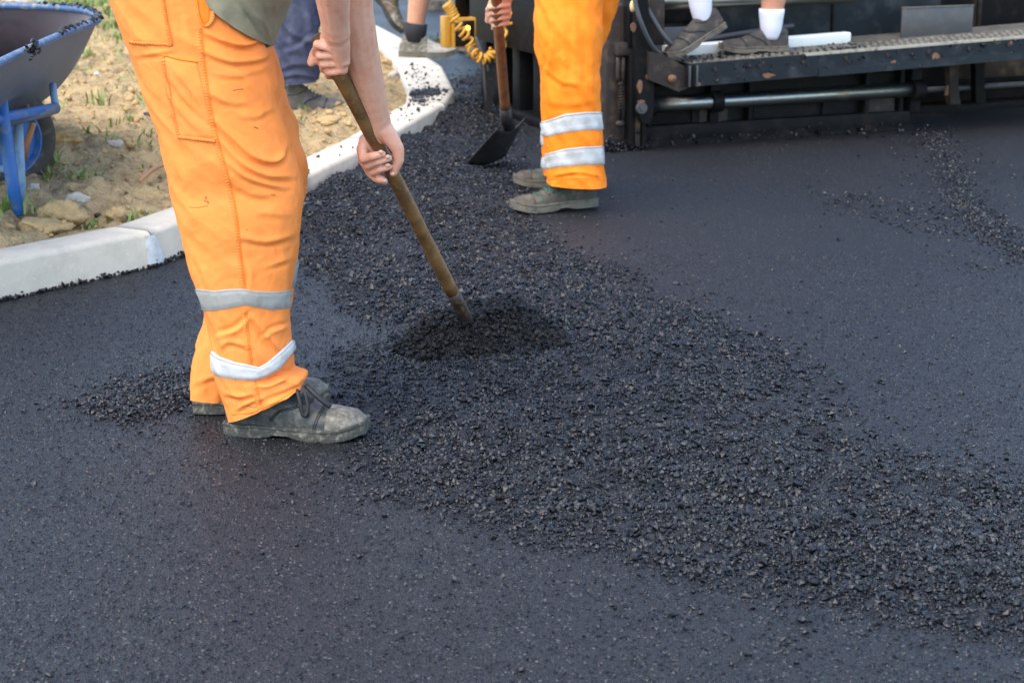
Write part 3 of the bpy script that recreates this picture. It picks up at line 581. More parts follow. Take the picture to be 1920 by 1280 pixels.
# ------------------------------------------------------------------ shoes
def shoe(parent, heel, yaw, L, prof, wid, mats, pitch=0., roll=0., sole_h=.028, name='boot', laces=True, toecap=.74, bend=0.):
    """shoe with heel point on the ground at `heel`, toe towards yaw; pieces: upper, toe cap, sole, laces"""
    Mx = Matrix.Translation(Vector(heel)) @ Euler((roll, 0, yaw)).to_matrix().to_4x4() @ Matrix.Rotation(pitch, 4, 'Y')
    b = base_of(parent); S = np.linspace(0, 1, 56); ps, pz = np.array(prof).T; ws, wz = np.array(wid).T
    top = np.interp(S, ps, pz); top = np.convolve(np.r_[[top[0]] * 2, top, [top[-1]] * 2], np.ones(5) / 5, 'valid'); wd = np.interp(S, ws, wz); wd = np.convolve(np.r_[[wd[0]] * 2, wd, [wd[-1]] * 2], np.ones(5) / 5, 'valid')
    spring = lambda s: .016 * np.clip((s - .72) / .28, 0, 1) ** 2 + bend * np.clip((.62 - s) / .62, 0, 1) ** 1.6
    def xf(V): return [np.array(Mx @ Vector(v)) for v in V]
    def loft(s0, s1, dw, z0, name, mat, par, nr=26, dz=0.):
        V = []; ss = [s for s in S if s0 <= s <= s1]; SA, AA = np.meshgrid(ss, math.pi * np.arange(nr) / (nr - 1), indexing='ij'); CR = .0015 * vnoise(SA * 16, AA * 3, 2.2, 17) + .0012 * vnoise(SA * 40, AA * 7, 5, 19) * ((SA > .3) & (SA < .8)); si = -1
        for s in ss:
            i = int(round(s * 55)); hw, tz = wd[i] + dw, top[i] + dz; si += 1
            for k in range(nr):
                a = math.pi * k / (nr - 1); c, sn = math.cos(a), math.sin(a)
                y = hw * np.sign(c) * abs(c) ** .72 * (1 - .18 * sn ** 3 * min(1, tz / .08)); z = z0 + (tz - z0) * sn ** .75
                cr = CR[si, k]
                cz = -(.0032 * math.exp(-((s - .655) / .014) ** 2) + .0026 * math.exp(-((s - .60) / .011) ** 2) + .002 * math.exp(-((s - .70) / .01) ** 2)) * max(0, sn - .35) + .0016 * math.exp(-((s - .63) / .01) ** 2) * sn
                V.append((L * s + .0, y * (1 + cr * 12), z + spring(s) + cr + cz))
        m = len(ss); Fc = [(i * nr + k, i * nr + k + 1, (i + 1) * nr + k + 1, (i + 1) * nr + k) for i in range(m - 1) for k in range(nr - 1)] + [tuple(range(nr))[::-1], tuple((m - 1) * nr + k for k in range(nr))]
        return mk(name, xf(V), Fc, mat, par)
    up = loft(0, 1, 0, sole_h * .7, name, mats[0], parent)
    if toecap: loft(toecap, 1, .0018, sole_h * .7, 'toe_cap', mats[1], up, dz=.002)
    def surf(s, a, off=.0012):
        i = int(round(min(max(s, 0), 1) * 55)); hw, tz = wd[i] + off, top[i] + off; c, sn = math.cos(a), math.sin(a); z0 = sole_h * .7
        return (L * s, hw * np.sign(c) * abs(c) ** .72 * (1 - .18 * sn ** 3 * min(1, tz / .08)), z0 + (tz - z0) * sn ** .75 + spring(s))
    for path in ([(.06, .62), (.16, .50), (.28, .55), (.36, .80), (.40, 1.15)], [(.34, .10), (.40, .30), (.50, .62), (.56, 1.0), (.58, 1.57)], [(.66, .10), (.68, .5), (.70, 1.0), (.71, 1.57)]):
        for sg in (0, 1):
            for dd in (0, .014): MB().tube(xf([surf(p[0] + dd, p[1] if sg == 0 else math.pi - p[1]) for p in spline(path, 14)]), .0011, 5).build('stitched_seam', mats[3], up, True)
    # sole: outline wider than the upper, arch lifted, heel block
    V, k4 = [], 10
    for s in S:
        i = int(round(s * 55)); hw = wd[i] + .0045; arch = .010 * math.exp(-((s - .42) / .09) ** 2); x = L * s + (.004 if s == 1 else -.004 if s == 0 else 0); z = spring(s)
        for (yy, zz) in ((-1.05, sole_h), (-1.05, sole_h * .82), (-.985, sole_h * .74), (-1.0, sole_h * .3), (-.96, arch), (.96, arch), (1.0, sole_h * .3), (.985, sole_h * .74), (1.05, sole_h * .82), (1.05, sole_h)): V.append((x, yy * hw, z + zz))
    m = len(S); Fc = [(i * k4 + k, (i + 1) * k4 + k, (i + 1) * k4 + (k + 1) % k4, i * k4 + (k + 1) % k4) for i in range(m - 1) for k in range(k4)] + [tuple(range(k4)), tuple((m - 1) * k4 + k for k in range(k4))[::-1]]
    sharp(mk('sole', xf(V), Fc, mats[2], up), 30)
    if laces:
        mb = MB()
        for j, s in enumerate(np.linspace(.40, .60, 5)):
            i = int(round(s * 55)); tz = top[i] + spring(s); hw = wd[i] * .5
            mb.tube(xf([(L * s, -hw, tz - .012), (L * s + .004, -hw * .5, tz + .0015), (L * (s + .02), 0, tz + .004), (L * s + .004, hw * .5, tz + .0015), (L * s, hw, tz - .012)]), .0026, 6)
        mb.build('lace', mats[3], up, True)
        for s in np.linspace(.40, .60, 5):
            for sg in (1, -1): MB().ball(xf([surf(s, 1.57 - sg * .75, .002)])[0], .0042, 1).build('eyelet', mt['greyplate'], up, True)
    return up
P_BOOT = [(0, .055), (.03, .095), (.12, .135), (.30, .140), (.40, .122), (.50, .095), (.60, .078), (.72, .068), (.86, .058), (.95, .046), (1, .022)]
P_SNK = [(0, .085), (.04, .108), (.12, .114), (.28, .106), (.40, .096), (.52, .082), (.66, .064), (.82, .054), (.93, .045), (1, .022)]
P_LOW = [(0, .05), (.03, .075), (.10, .088), (.24, .080), (.36, .088), (.48, .082), (.60, .068), (.75, .056), (.88, .050), (.96, .040), (1, .022)]
W_BOOT = [(0, .020), (.03, .030), (.12, .037), (.32, .037), (.5, .043), (.68, .051), (.82, .051), (.92, .042), (.97, .030), (1, .016)]
W_LOW = [(0, .018), (.03, .027), (.12, .034), (.32, .034), (.5, .040), (.68, .047), (.82, .045), (.92, .035), (.97, .024), (1, .012)]
# ------------------------------------------------------------------ upper bodies (mostly above the picture)
def head_parts(c, face, parent, up=(0, 0, 1)):
    """chains of a head centred at c that looks towards `face`, plus hair and eyes as children later"""
    c = np.array(c); f = np.array(face, float); f /= np.linalg.norm(f); u = np.array(up, float); u -= f * (u @ f); u /= np.linalg.norm(u); s = np.cross(f, u)
    q = lambda a, b, d, r: (*(c + f * a + s * b + u * d), r)
    return [[q(-.02, 0, .04, .078), q(.0, 0, -.01, .075), q(.035, 0, -.065, .05)], [q(.085, 0, .01, .009), q(.105, 0, -.02, .014)], [q(.07, .03, -.06, .015), q(.085, 0, -.062, .014), q(.07, -.03, -.06, .015)], [q(.06, .045, .02, .018), q(.066, .02, .024, .018), q(.066, -.02, .024, .018), q(.06, -.045, .02, .018)],
            [q(-.005, .076, .015, .014), q(-.012, .084, -.015, .012)], [q(-.005, -.076, .015, .014), q(-.012, -.084, -.015, .012)]], (c, f, s, u)
def head_extras(fr, parent, hair=True):
    c, f, s, u = fr; mb = MB()
    for b in (-.03, .03): MB().ball(c + f * .07 + s * b + u * .004, .011).build('eye', mt['panel'], parent, True)
    if hair: flesh('hair', [[(*(c - f * .03 + u * .06), .086), (*(c - f * .045 + u * .0), .082)], [(*(c + f * .03 + u * .085), .05), (*(c - f * .03 + u * .08), .06)]], .008, 3, mt['hair'], parent)
def hand_chains(wr, dirv, palm_n, side=1, curl=.5):
    """relaxed hand: wrist point, pointing direction, palm normal; unequal bent fingers and a thumb from the palm's side"""
    wr, d, n = np.array(wr, float), np.array(dirv, float), np.array(palm_n, float); d /= np.linalg.norm(d); n -= d * (n @ d); n /= np.linalg.norm(n); s = np.cross(d, n) * side
    q = lambda a, b, e, r: (*(wr + d * a + s * b + n * e), r); ch = []
    for j, (b, L) in enumerate(((.030, .072), (.010, .080), (-.010, .074), (-.029, .058))):
        k = curl; ch.append([q(0, b * .5, 0, .020), q(.085, b, 0, .013), q(.085 + L * .42, b, L * .25 * k, .0095), q(.085 + L * .72, b, L * .62 * k, .0085), q(.085 + L * .85, b, L * 1.0 * k, .0075)])
    ch.append([q(.01, .018, 0, .019), q(.045, .042, .010, .014), q(.075, .055, .020, .0105), q(.100, .052, .032, .009)]); return ch
def stand_body(parent, hip, face, mats, bare=None, arms=None, lean=.1, skin='skin', shirt='navy', bottom=None, vox=.007, build_arms=True):
    """torso, arms, head above the hips `hip`, looking towards `face`; bare: extra skin chains (legs) that join the body"""
    hip = np.array(hip, float); f = np.array([*face, 0.], float); f /= np.linalg.norm(f); s = np.cross(f, (0, 0, 1)); u = np.array([0, 0, 1.])
    q = lambda a, b, d, r: (*(hip + f * (a + lean * d) + s * b + u * d), r)
    tor = [[q(0, -.07, 0, .12), q(0, -.06, .15, .12), q(0, -.1, .40, .11), q(-.02, -.15, .50, .07)], [q(0, .07, 0, .12), q(0, .06, .15, .12), q(0, .1, .40, .11), q(-.02, .15, .50, .07)]]
    hc = hip + f * (.06 + lean * .76) + u * .76; hch, fr = head_parts(hc, f - u * .4, parent)
    neck = [[q(-.02, 0, .46, .07), q(.02, 0, .62, .058), (*(hc - u * .04), .058)]]; arm = []; slv = []
    for b in (-1, 1):
        sh, el, wr = q(-.02, b * .19, .48, .055), q(.02, b * .25, .20, .044), q(.22, b * .20, .06, .029)
        if arms and arms.get(b): el, wr = arms[b]
        arm.append([sh, el, wr]); slv.append([(*sh[:3], .072), (*(np.array(sh[:3]) * .35 + np.array(el[:3]) * .65), .062)])
        if not (arms and arms.get(b)): arm += hand_chains(wr[:3], f - u * .6, -s * b, b)
    body = flesh('body', tor + hch + neck + arm + (bare or []), vox, 3, mt[skin], parent, keep=.35); head_extras(fr, parent)
    flesh('shirt', [[(*p[:3], p[3] + .018) for p in c] for c in tor] + slv, .011, 4, mt[shirt], parent)
    return body
# ------------------------------------------------------------------ first worker: orange trousers, bent over the shovel
W1 = empty('person', G(520, 812), 'person in faded orange work trousers shovelling asphalt, bent over the shovel stuck in the mound', 'person')
far_rows = [(361, 739, 452, 742, 3.95, .062), (362, 700, 470, 704, 3.95, .068), (370, 655, 500, 660, 3.95, .074), (382, 605, 530, 605, 3.96, .078), (392, 545, 547, 540, 3.97, .082), (402, 475, 556, 475, 3.98, .088), (412, 400, 566, 400, 3.98, .092), (422, 350, 571, 345, 3.98, .096), (430, 308, 572, 305, 3.98, .1), (430, 262, 560, 262, 3.98, .105), (425, 205, 541, 205, 3.98, .11), (415, 150, 527, 150, 3.97, .12), (395, 95, 514, 95, 3.95, .12), (350, 30, 492, 30, 3.94, .12), (300, -60, 470, -60, 3.93, .11)]
VF, NF, ph = leg_tube(far_rows)
VF = fold(VF, NF, [([(470, 120), (520, 170), (545, 215)], 9, .006), ([(520, 330), (550, 380), (565, 370)], 9, .005), ([(365, 720), (400, 705), (430, 710)], 8, .005), ([(385, 640), (375, 690), (366, 730)], 8, .005)], 3, .0045)
near_rows = [(428, 784, 574, 713, 3.775, .080), (421, 756, 574, 700, 3.775, .079), (409, 722, 551, 690, 3.775, .078), (402, 690, 549, 672, 3.775, .078), (399, 652, 547, 645, 3.775, .079), (386, 598, 542, 596, 3.78, .080), (373, 548, 543, 546, 3.78, .082), (358, 500, 549, 500, 3.785, .086), (348, 458, 554, 462, 3.79, .090), (333, 400, 562, 400, 3.79, .096), (320, 350, 566, 350, 3.80, .102), (308, 300, 556, 305, 3.80, .108), (295, 240, 540, 250, 3.81, .115), (283, 200, 530, 205, 3.82, .122), (267, 150, 521, 155, 3.83, .13), (248, 102, 509, 100, 3.85, .145), (230, 55, 497, 55, 3.87, .16), (213, 0, 484, 5, 3.89, .175), (203, -60, 462, -50, 3.89, .172), (212, -130, 432, -115, 3.89, .155), (228, -185, 420, -165, 3.89, .145)]
VN, NN, ph = leg_tube(near_rows, 200, 330)
folds1 = [([(380, 58), (418, 76), (460, 84), (496, 66)], 8, .011), ([(378, 92), (430, 114), (478, 112), (507, 100)], 9, .009), ([(382, 128), (430, 142), (500, 128)], 9, .002), ([(386, 170), (436, 192), (470, 190)], 10, .004), ([(450, 215), (480, 218), (515, 200)], 9, .003),
          ([(400, 220), (440, 262), (482, 296), (522, 300), (541, 266)], 9, .013), ([(408, 255), (450, 302), (500, 328), (552, 330)], 10, .009), ([(418, 292), (466, 332), (535, 352)], 9, .008), ([(425, 335), (470, 362), (510, 366)], 10, .004), ([(480, 398), (540, 402)], 10, .002),
          ([(315, 128), (345, 178), (392, 228)], 9, .007), ([(332, 132), (370, 182), (402, 240)], 9, .007), ([(310, 150), (335, 200), (380, 250)], 8, .005), ([(330, 300), (355, 360), (362, 430)], 14, .005), ([(445, 442), (498, 452), (550, 438)], 9, .007), ([(500, 498), (548, 480)], 9, .003), ([(365, 470), (380, 505), (392, 540)], 9, .005), ([(455, 470), (470, 505), (470, 540)], 8, .004),
          ([(470, 592), (445, 618), (405, 632)], 8, .008), ([(472, 590), (500, 630), (525, 660)], 8, .009), ([(545, 610), (510, 622), (490, 640)], 7, .006), ([(410, 655), (430, 640), (470, 650)], 8, .006), ([(574, 712), (540, 705), (505, 722), (470, 722)], 8, .010), ([(573, 725), (545, 742), (500, 757)], 8, .008), ([(420, 735), (450, 742), (480, 735)], 8, .006), ([(440, 770), (470, 752), (495, 745)], 7, .005), ([(262, 140), (280, 230), (300, 320)], 16, .006), ([(250, 105), (300, 98), (330, 92)], 8, .004), ([(345, 20), (352, 60), (362, 95)], 9, .004)]
VN = fold(VN, NN, folds1, 1, .0032)
fo = grid_faces(*VN.shape[:2], 0, True); fn = [tuple(reversed(f)) for f in []]
VA = np.vstack([VN.reshape(-1, 3), VF.reshape(-1, 3)]); FA = fo + grid_faces(*VF.shape[:2], VN.shape[0] * VN.shape[1], True)
trs = mk('trousers', VA, FA, mt['orange'], W1)
pj = Proj(VN.reshape(-1, 3), grid_faces(*VN.shape[:2]))
t1b, t1t = row_curve(VN, [(370, 582), (400, 583), (430, 578), (460, 572), (480, 576), (510, 581), (545, 577)]), row_curve(VN, [(370, 541), (400, 545), (430, 542), (455, 541), (480, 546), (520, 547), (545, 543)])
band_on(VN, NN, t1b, t1t, .0035, 'reflective_band', mt['band'], trs)['label'] = 'dull worn grey reflective band at the knee'
t2b, t2t = row_curve(VN, [(400, 697), (408, 705), (440, 711), (475, 713), (500, 706), (525, 690), (550, 656)]), row_curve(VN, [(400, 658), (412, 668), (440, 678), (470, 684), (485, 688), (500, 680), (525, 658), (550, 634)])
band_on(VN, NN, t2b, t2t, .006, 'reflective_band', mt['band2'], trs)['label'] = 'brighter silver reflective band sagging above the hem'
f1, f2 = np.full(VF.shape[1], .29), np.full(VF.shape[1], .345); band_on(VF, NF, f1, f2, .004, 'reflective_band', mt['band'], trs)
seam = [(373, 52), (376, 95), (383, 150), (391, 205), (401, 250), (414, 300), (428, 350), (438, 400), (445, 460), (452, 520), (455, 541)]
ribbon(pj, seam, 9, .0016, 'side_seam', mt['orange'], trs, 90, 5.5)
ribbon(pj, [(457, 584), (462, 640), (468, 684)], 8, .0016, 'side_seam', mt['orange'], trs, 30, 5.5); ribbon(pj, [(474, 714), (481, 745), (489, 772)], 8, .0016, 'side_seam', mt['orange'], trs, 20, 5.5)
ribbon(pj, [(a + 6, b) for a, b in seam], 2.2, .0012, 'seam_line', mt['orangedk'], trs, 90); ribbon(pj, [(463, 584), (468, 640), (474, 684)], 2, .0012, 'seam_line', mt['orangedk'], trs, 30); ribbon(pj, [(480, 714), (487, 745), (495, 772)], 2, .0012, 'seam_line', mt['orangedk'], trs, 20)
pk = patch_on(pj, [(304, 104), (370, 118), (404, 262), (334, 258)], .0028, 'thigh_pocket', mt['orange'], trs)
for ln in ([(306, 108), (318, 175), (336, 256)], [(334, 257), (370, 261), (404, 265)]): ribbon(pj, ln, 7, .0042, 'pocket_stitching', mt['orange'], pk, 40, 5.0)
ribbon(pj, [(303, 103), (318, 107), (345, 113), (370, 116)], 3, .0042, 'pocket_edge', mt['orangedk'], pk, 30)
pk2 = patch_on(pj, [(228, -20), (306, -20), (322, 84), (247, 80)], .0028, 'back_pocket', mt['orange'], trs)
for ln in ([(304, -10), (312, 40), (322, 84)], [(245, 79), (285, 82), (322, 84)]): ribbon(pj, ln, 7, .0042, 'pocket_stitching', mt['orange'], pk2, 40, 5.0)
for ln, w_ in (([(368, 0), (372, 25), (380, 47), (388, 50)], 4), ([(388, 50), (398, 38), (400, 15), (398, -5)], 8)): ribbon(pj, ln, w_, .004, 'slant_pocket_edge', mt['orangedk'] if w_ < 5 else mt['orange'], trs, 30, 0 if w_ < 5 else 5)
patch_on(pj, [(369, -5), (396, -5), (391, 44), (381, 46)], .0015, 'pocket_lining', mt['orangedk'], trs, 8, 12)
for ln, w_ in (([(385, 368), (387, 373)], 4), ([(388, 377), (392, 381)], 4), ([(383, 375), (386, 378)], 3), ([(354, 388), (372, 389), (390, 385)], 1.4), ([(436, 170), (446, 168), (456, 167)], 2.2), ([(476, 238), (484, 241)], 2.5), ([(466, 760), (476, 763), (490, 757)], 2.5), ([(508, 365), (516, 366)], 2), ([(462, 430), (464, 431)], 2)): ribbon(pj, ln, w_, .0007, 'tar_smudge', mt['stain'], trs, 12)
ribbon(pj, [(434, 776), (470, 773), (510, 757), (545, 737), (572, 720)], 3, .0012, 'hem_stitching', mt['orangedk'], trs, 40)
# boots
bt = (mt['boot'], mt['toecap'], mt['solem'], mt['lace'])
hl = G(430, 806); b1 = shoe(W1, (hl[0], hl[1] - .004, 0), R(-9), .305, P_BOOT, W_BOOT, bt, laces=True)
mbx = MB()     # loose strap over the instep
a = np.array(hl) + np.array([.175, -.055, .085])
mbx.tube(spline([AY(574, 722, 3.74), AY(590, 738, 3.725), AY(606, 752, 3.72), AY(620, 762, 3.72)], 10), .006, 8); mbx.tube(spline([AY(556, 730, 3.725), AY(562, 752, 3.712), AY(567, 776, 3.708), AY(574, 778, 3.708), AY(577, 760, 3.712), AY(572, 735, 3.72)], 16), .0045, 8)
mbx.build('loose_lace', mt['lace'], b1, True)
hl = G(366, 772); shoe(W1, (hl[0], hl[1], .004), R(8), .298, P_BOOT, W_BOOT, bt, laces=False)
# shovel
SH0, SH1 = AY(598, 72, 3.80), np.array([*G(885, 612, .08)])
def ysh(py): t = (AY(960, py, 3.8)[2] - SH0[2]) / (SH1[2] - SH0[2]); return SH0[1] + np.clip(t, -.5, 1.2) * (SH1[1] - SH0[1])
sv = empty('shovel', (SH1[0], SH1[1], 0), 'shovel with a pale worn wooden handle stuck in the dark mound beside the orange trousers', 'shovel')
ax = (SH1 - SH0) / np.linalg.norm(SH1 - SH0); pts = [SH0 + (SH1 - SH0) * t + np.array([.004 * math.sin(t * 5), 0, 0]) for t in np.linspace(0, .86, 24)]
MB().tube([SH0 - ax * .004] + pts, [.010] + [.0165 + .0005 * math.sin(i) for i in range(24)], 20).build('handle', mt['wood'], sv, True)
MB().tube([pts[-1] + ax * t for t in np.linspace(0, .17, 6)], .0165, 20).build('tarred_handle_end', mt['woodtar'], sv, True)
s0 = pts[-1] + ax * .125; MB().tube([s0, s0 + ax * .04, s0 + ax * .12], [.018, .0195, .021], 18).build('socket', mt['tarsteel'], sv, True)
bd = np.array([.25, .93, -.26]); bd /= np.linalg.norm(bd); bs = np.cross(bd, (0, 0, 1)); bs /= np.linalg.norm(bs); bu = np.cross(bs, bd); bo = SH1 + ax * .05; bo[2] = .045; V = []
for i in range(11):
    t = i / 10; hw = .115 * (1 - .55 * max(0, t - .55) ** 1.2 / .45 ** 1.2 * .8)
    for k in range(9):
        u = k / 8 * 2 - 1; V.append(bo + bd * (.26 * t - .02) + bs * hw * u + bu * (.022 * u * u - .035 * t + .01))
Fb = [(i * 9 + k, i * 9 + k + 1, (i + 1) * 9 + k + 1, (i + 1) * 9 + k) for i in range(10) for k in range(8)]
bl = mk('blade', V, Fb, mt['tarsteel'], sv); sm = bl.modifiers.new('thick', 'SOLIDIFY'); sm.thickness = .003
# body: arms, hands closed on the handle, torso, head
def q1(px, py, dy, r): return (*AY(px, py, ysh(py) + dy), r)
rh = [[q1(585, -420, -.02, .06), q1(600, -210, -.04, .047), q1(616, -60, -.035, .041), q1(624, 0, -.03, .035), q1(628, 40, -.026, .030), q1(631, 62, -.024, .029)]]
kn = [(626, 90), (641, 100), (646, 115), (642, 130)]; pi_ = [(595, 83), (600, 104), (607, 120), (617, 135)]; dp = [(592, 98), (599, 116), (606, 130), (616, 142)]
for k in range(4):
    rh.append([q1(631, 62, -.024, .026), q1((631 + kn[k][0]) / 2, (62 + kn[k][1]) / 2, -.026, .021), q1(*kn[k], -.030, .0125), q1((kn[k][0] + pi_[k][0]) / 2, (kn[k][1] + pi_[k][1]) / 2 + 1, -.032, .0098), q1(*pi_[k], -.024, .0092), q1(*dp[k], .006, .0085), q1(dp[k][0] + 16, dp[k][1] + 2, .018, .0075)])
for k in range(4): rh.append([q1(kn[k][0], kn[k][1], -.034, .0125), q1(kn[k][0] - 2, kn[k][1], -.035, .0118)]); rh.append([q1(629, 66, -.043, .0065), q1(kn[k][0], kn[k][1] - 3, -.040, .0065)])
rh.append([q1(622, 64, -.008, .020), q1(604, 84, .014, .014), q1(590, 102, .014, .0112), q1(584, 117, .004, .0098)])
lh = [[q1(636, -430, .30, .06), q1(640, -230, .18, .052), q1(650, -70, .10, .050), q1(660, 20, .07, .045), q1(674, 95, .055, .041), q1(692, 165, .045, .034), q1(706, 215, .038, .0285), q1(712, 240, .034, .0275)]]
kn = [(684, 262), (679, 279), (681, 296), (690, 312)]; pi_ = [(682, 298), (690, 310), (699, 322), (707, 335)]; tp = [(717, 289), (729, 297), (729, 313), (721, 340)]
for k in range(4):
    lh.append([q1(712, 240, .034, .025), q1(698, 262 + 6 * k, .030, .019), q1(*kn[k], .026, .0135), q1((kn[k][0] + pi_[k][0]) / 2 - 4, (kn[k][1] + pi_[k][1]) / 2, .006, .0115), q1(*pi_[k], -.020, .0105), q1((pi_[k][0] + tp[k][0]) / 2, (pi_[k][1] + tp[k][1]) / 2 - 1, -.032, .0097), q1(*tp[k], -.032, .0078)])
lh.append([q1(718, 242, .026, .022), q1(732, 258, .018, .019), q1(746, 280, .004, .0145), q1(748, 300, -.010, .0118), q1(738, 324, -.024, .0095)])
hipc = (AY(225, -150, 3.89) + AY(425, -130, 3.89)) / 2; shr, shl = AY(585, -420, ysh(-420) - .02), AY(636, -430, ysh(-430) + .30); shm = (shr + shl) / 2; hd = shm + np.array([.16, .03, .13])
hch, fr = head_parts(hd, (.75, .25, -.6), W1)
tor = [[(*(hipc + np.array([0, -.07, 0])), .11), (*((hipc + shm) / 2 + np.array([0, -.06, 0])), .115), (*(shr * .75 + shm * .25), .085), (*shr, .06)], [(*(hipc + np.array([0, .07, 0])), .11), (*((hipc + shm) / 2 + np.array([0, .06, 0])), .115), (*(shl * .75 + shm * .25), .085), (*shl, .06)], [(*shm, .08), (*(shm * .4 + hd * .6), .058), (*hd, .06)]]
body = flesh('body', rh + lh + tor + hch, .0024, 5, mt['skin'], W1, keep=.30); head_extras(fr, W1)
for (px, py, dy, sx) in ((714, 285, -.0405, 1), (727, 294, -.0400, 1), (727, 310, -.0400, 1), (721, 339, -.0395, 1), (736, 326, -.034, 1)):
    c = AY(px, py, ysh(py) + dy); MB().ball((c[0], c[1], c[2]), (.0058, .0028, .0046)).build('fingernail', mt['nail'], body, True)
# shirt hanging forward over the waistband
sr = [(332, -62, 520, 84, 3.90, .175), (322, -85, 527, 55, 3.90, .178), (310, -120, 540, 8, 3.90, .185), (300, -180, 560, -60, 3.91, .19), (330, -280, 600, -170, 3.93, .20), (420, -400, 660, -290, 3.96, .21), (520, -480, 700, -400, 4.0, .20), (580, -520, 690, -470, 4.0, .13)]
VS, NS, _ = leg_tube(sr, 90, 90, 2.1); VS = fold(VS, NS, [([(470, 20), (490, 50), (508, 82)], 7, .012), ([(500, -30), (512, 20), (514, 70)], 8, .012), ([(440, -20), (470, 20), (500, 60)], 7, .008), ([(525, -40), (522, 10), (516, 50)], 7, .008)], 9, .006)
shirt = mk('shirt', VS.reshape(-1, 3), grid_faces(90, 90, 0, True), mt['olive'], W1)
flesh('sleeves', [[(*shr, .082), (*(shr * .5 + np.array(rh[0][1][:3]) * .5), .066)], [(*shl, .082), (*(shl * .5 + np.array(lh[0][1][:3]) * .5), .070)], [(*shr, .085), (*shl, .085)]], .011, 4, mt['olive'], W1)
pjs = Proj(VN.reshape(-1, 3), grid_faces(*VN.shape[:2])); ribbon(pjs, [(440, 12), (470, 40), (490, 66), (503, 88)], 9, .004, 'belt', mt['black'], trs, 24)
# ------------------------------------------------------------------ second worker: clean bright trousers with two silver bands
W2 = empty('person', G(1075, 385), 'person in bright orange work trousers with two clean silver bands standing before the paver', 'person')
fr2 = [(1020, 326, 1096, 330, 6.62, .085), (1017, 300, 1100, 303, 6.62, .086), (1017, 250, 1106, 250, 6.62, .088), (1018, 200, 1110, 200, 6.62, .09), (1016, 110, 1124, 110, 6.60, .1), (1016, 60, 1142, 58, 6.58, .11), (1020, 0, 1161, 0, 6.56, .12), (1022, -70, 1176, -70, 6.54, .13), (1010, -160, 1180, -160, 6.5, .13)]
V2f, N2f, _ = leg_tube(fr2, 64, 90); V2f = fold(V2f, N2f, [], 13, .005)
nr2 = [(1026, 342, 1138, 348, 6.30, .094), (1026, 325, 1134, 325, 6.30, .092), (1027, 300, 1131, 300, 6.30, .09), (1023, 265, 1130, 262, 6.30, .092), (1018, 225, 1127, 222, 6.31, .094), (1016, 165, 1124, 165, 6.31, .1), (1013, 130, 1124, 130, 6.32, .105), (1005, 95, 1128, 98, 6.33, .115), (1002, 50, 1131, 50, 6.34, .125), (1003, 0, 1133, 0, 6.36, .135), (1000, -80, 1150, -80, 6.40, .16), (1000, -180, 1170, -180, 6.42, .17), (1010, -260, 1165, -260, 6.42, .15), (1015, -300, 1160, -300, 6.42, .14)]
V2, N2, _ = leg_tube(nr2, 96, 150); V2 = fold(V2, N2, [([(1030, 30), (1036, 90), (1028, 140)], 8, .012), ([(1045, 70), (1060, 110), (1058, 160)], 10, .008), ([(1100, 20), (1108, 100), (1104, 180)], 12, .006), ([(1020, 120), (1050, 150), (1090, 160)], 8, .006), ([(1025, 190), (1060, 196), (1110, 190)], 8, .006), ([(1035, 330), (1080, 322), (1130, 332)], 6, .006), ([(1075, 0), (1078, 80), (1075, 150)], 9, .005)], 15, .0045)
tr2 = mk('trousers', np.vstack([V2.reshape(-1, 3), V2f.reshape(-1, 3)]), grid_faces(*V2.shape[:2], 0, True) + grid_faces(*V2f.shape[:2], V2.shape[0] * V2.shape[1], True), mt['orange2'], W2)
for lo, hi in (([(1015, 256), (1030, 256), (1060, 249), (1100, 244), (1132, 244)], [(1015, 229), (1030, 225), (1060, 214), (1100, 210), (1130, 210)]), ([(1018, 318), (1030, 316), (1060, 312), (1100, 309), (1134, 309)], [(1018, 290), (1030, 287), (1060, 279), (1100, 275), (1132, 274)])): band_on(V2, N2, row_curve(V2, lo), row_curve(V2, hi), .005, 'reflective_band', mt['band2'], tr2)
n2 = V2f.shape[1]; band_on(V2f, N2f, np.full(n2, .07), np.full(n2, .145), .005, 'reflective_band', mt['band2'], tr2); band_on(V2f, N2f, np.full(n2, .2), np.full(n2, .27), .005, 'reflective_band', mt['band2'], tr2)
ribbon(Proj(V2.reshape(-1, 3), grid_faces(*V2.shape[:2])), [(1030, 336), (1080, 334), (1134, 338)], 2, .0015, 'hem_stitching', mt['orangedk'], tr2, 30)
b2 = (mt['bootgrey'], mt['bootgrey'], mt['solegrn'], M('green_lace', (.02, .13, .09), .6))
t = G(964, 400); shoe(W2, (t[0] + .283, t[1] + .105, .010), R(200), .305, P_SNK, W_BOOT, b2, pitch=R(1.5), toecap=.78, sole_h=.03)
t = G(967, 350); shoe(W2, (t[0] + .285, t[1] + .01, .004), R(182), .29, P_SNK, W_BOOT, b2, toecap=.78, laces=False)
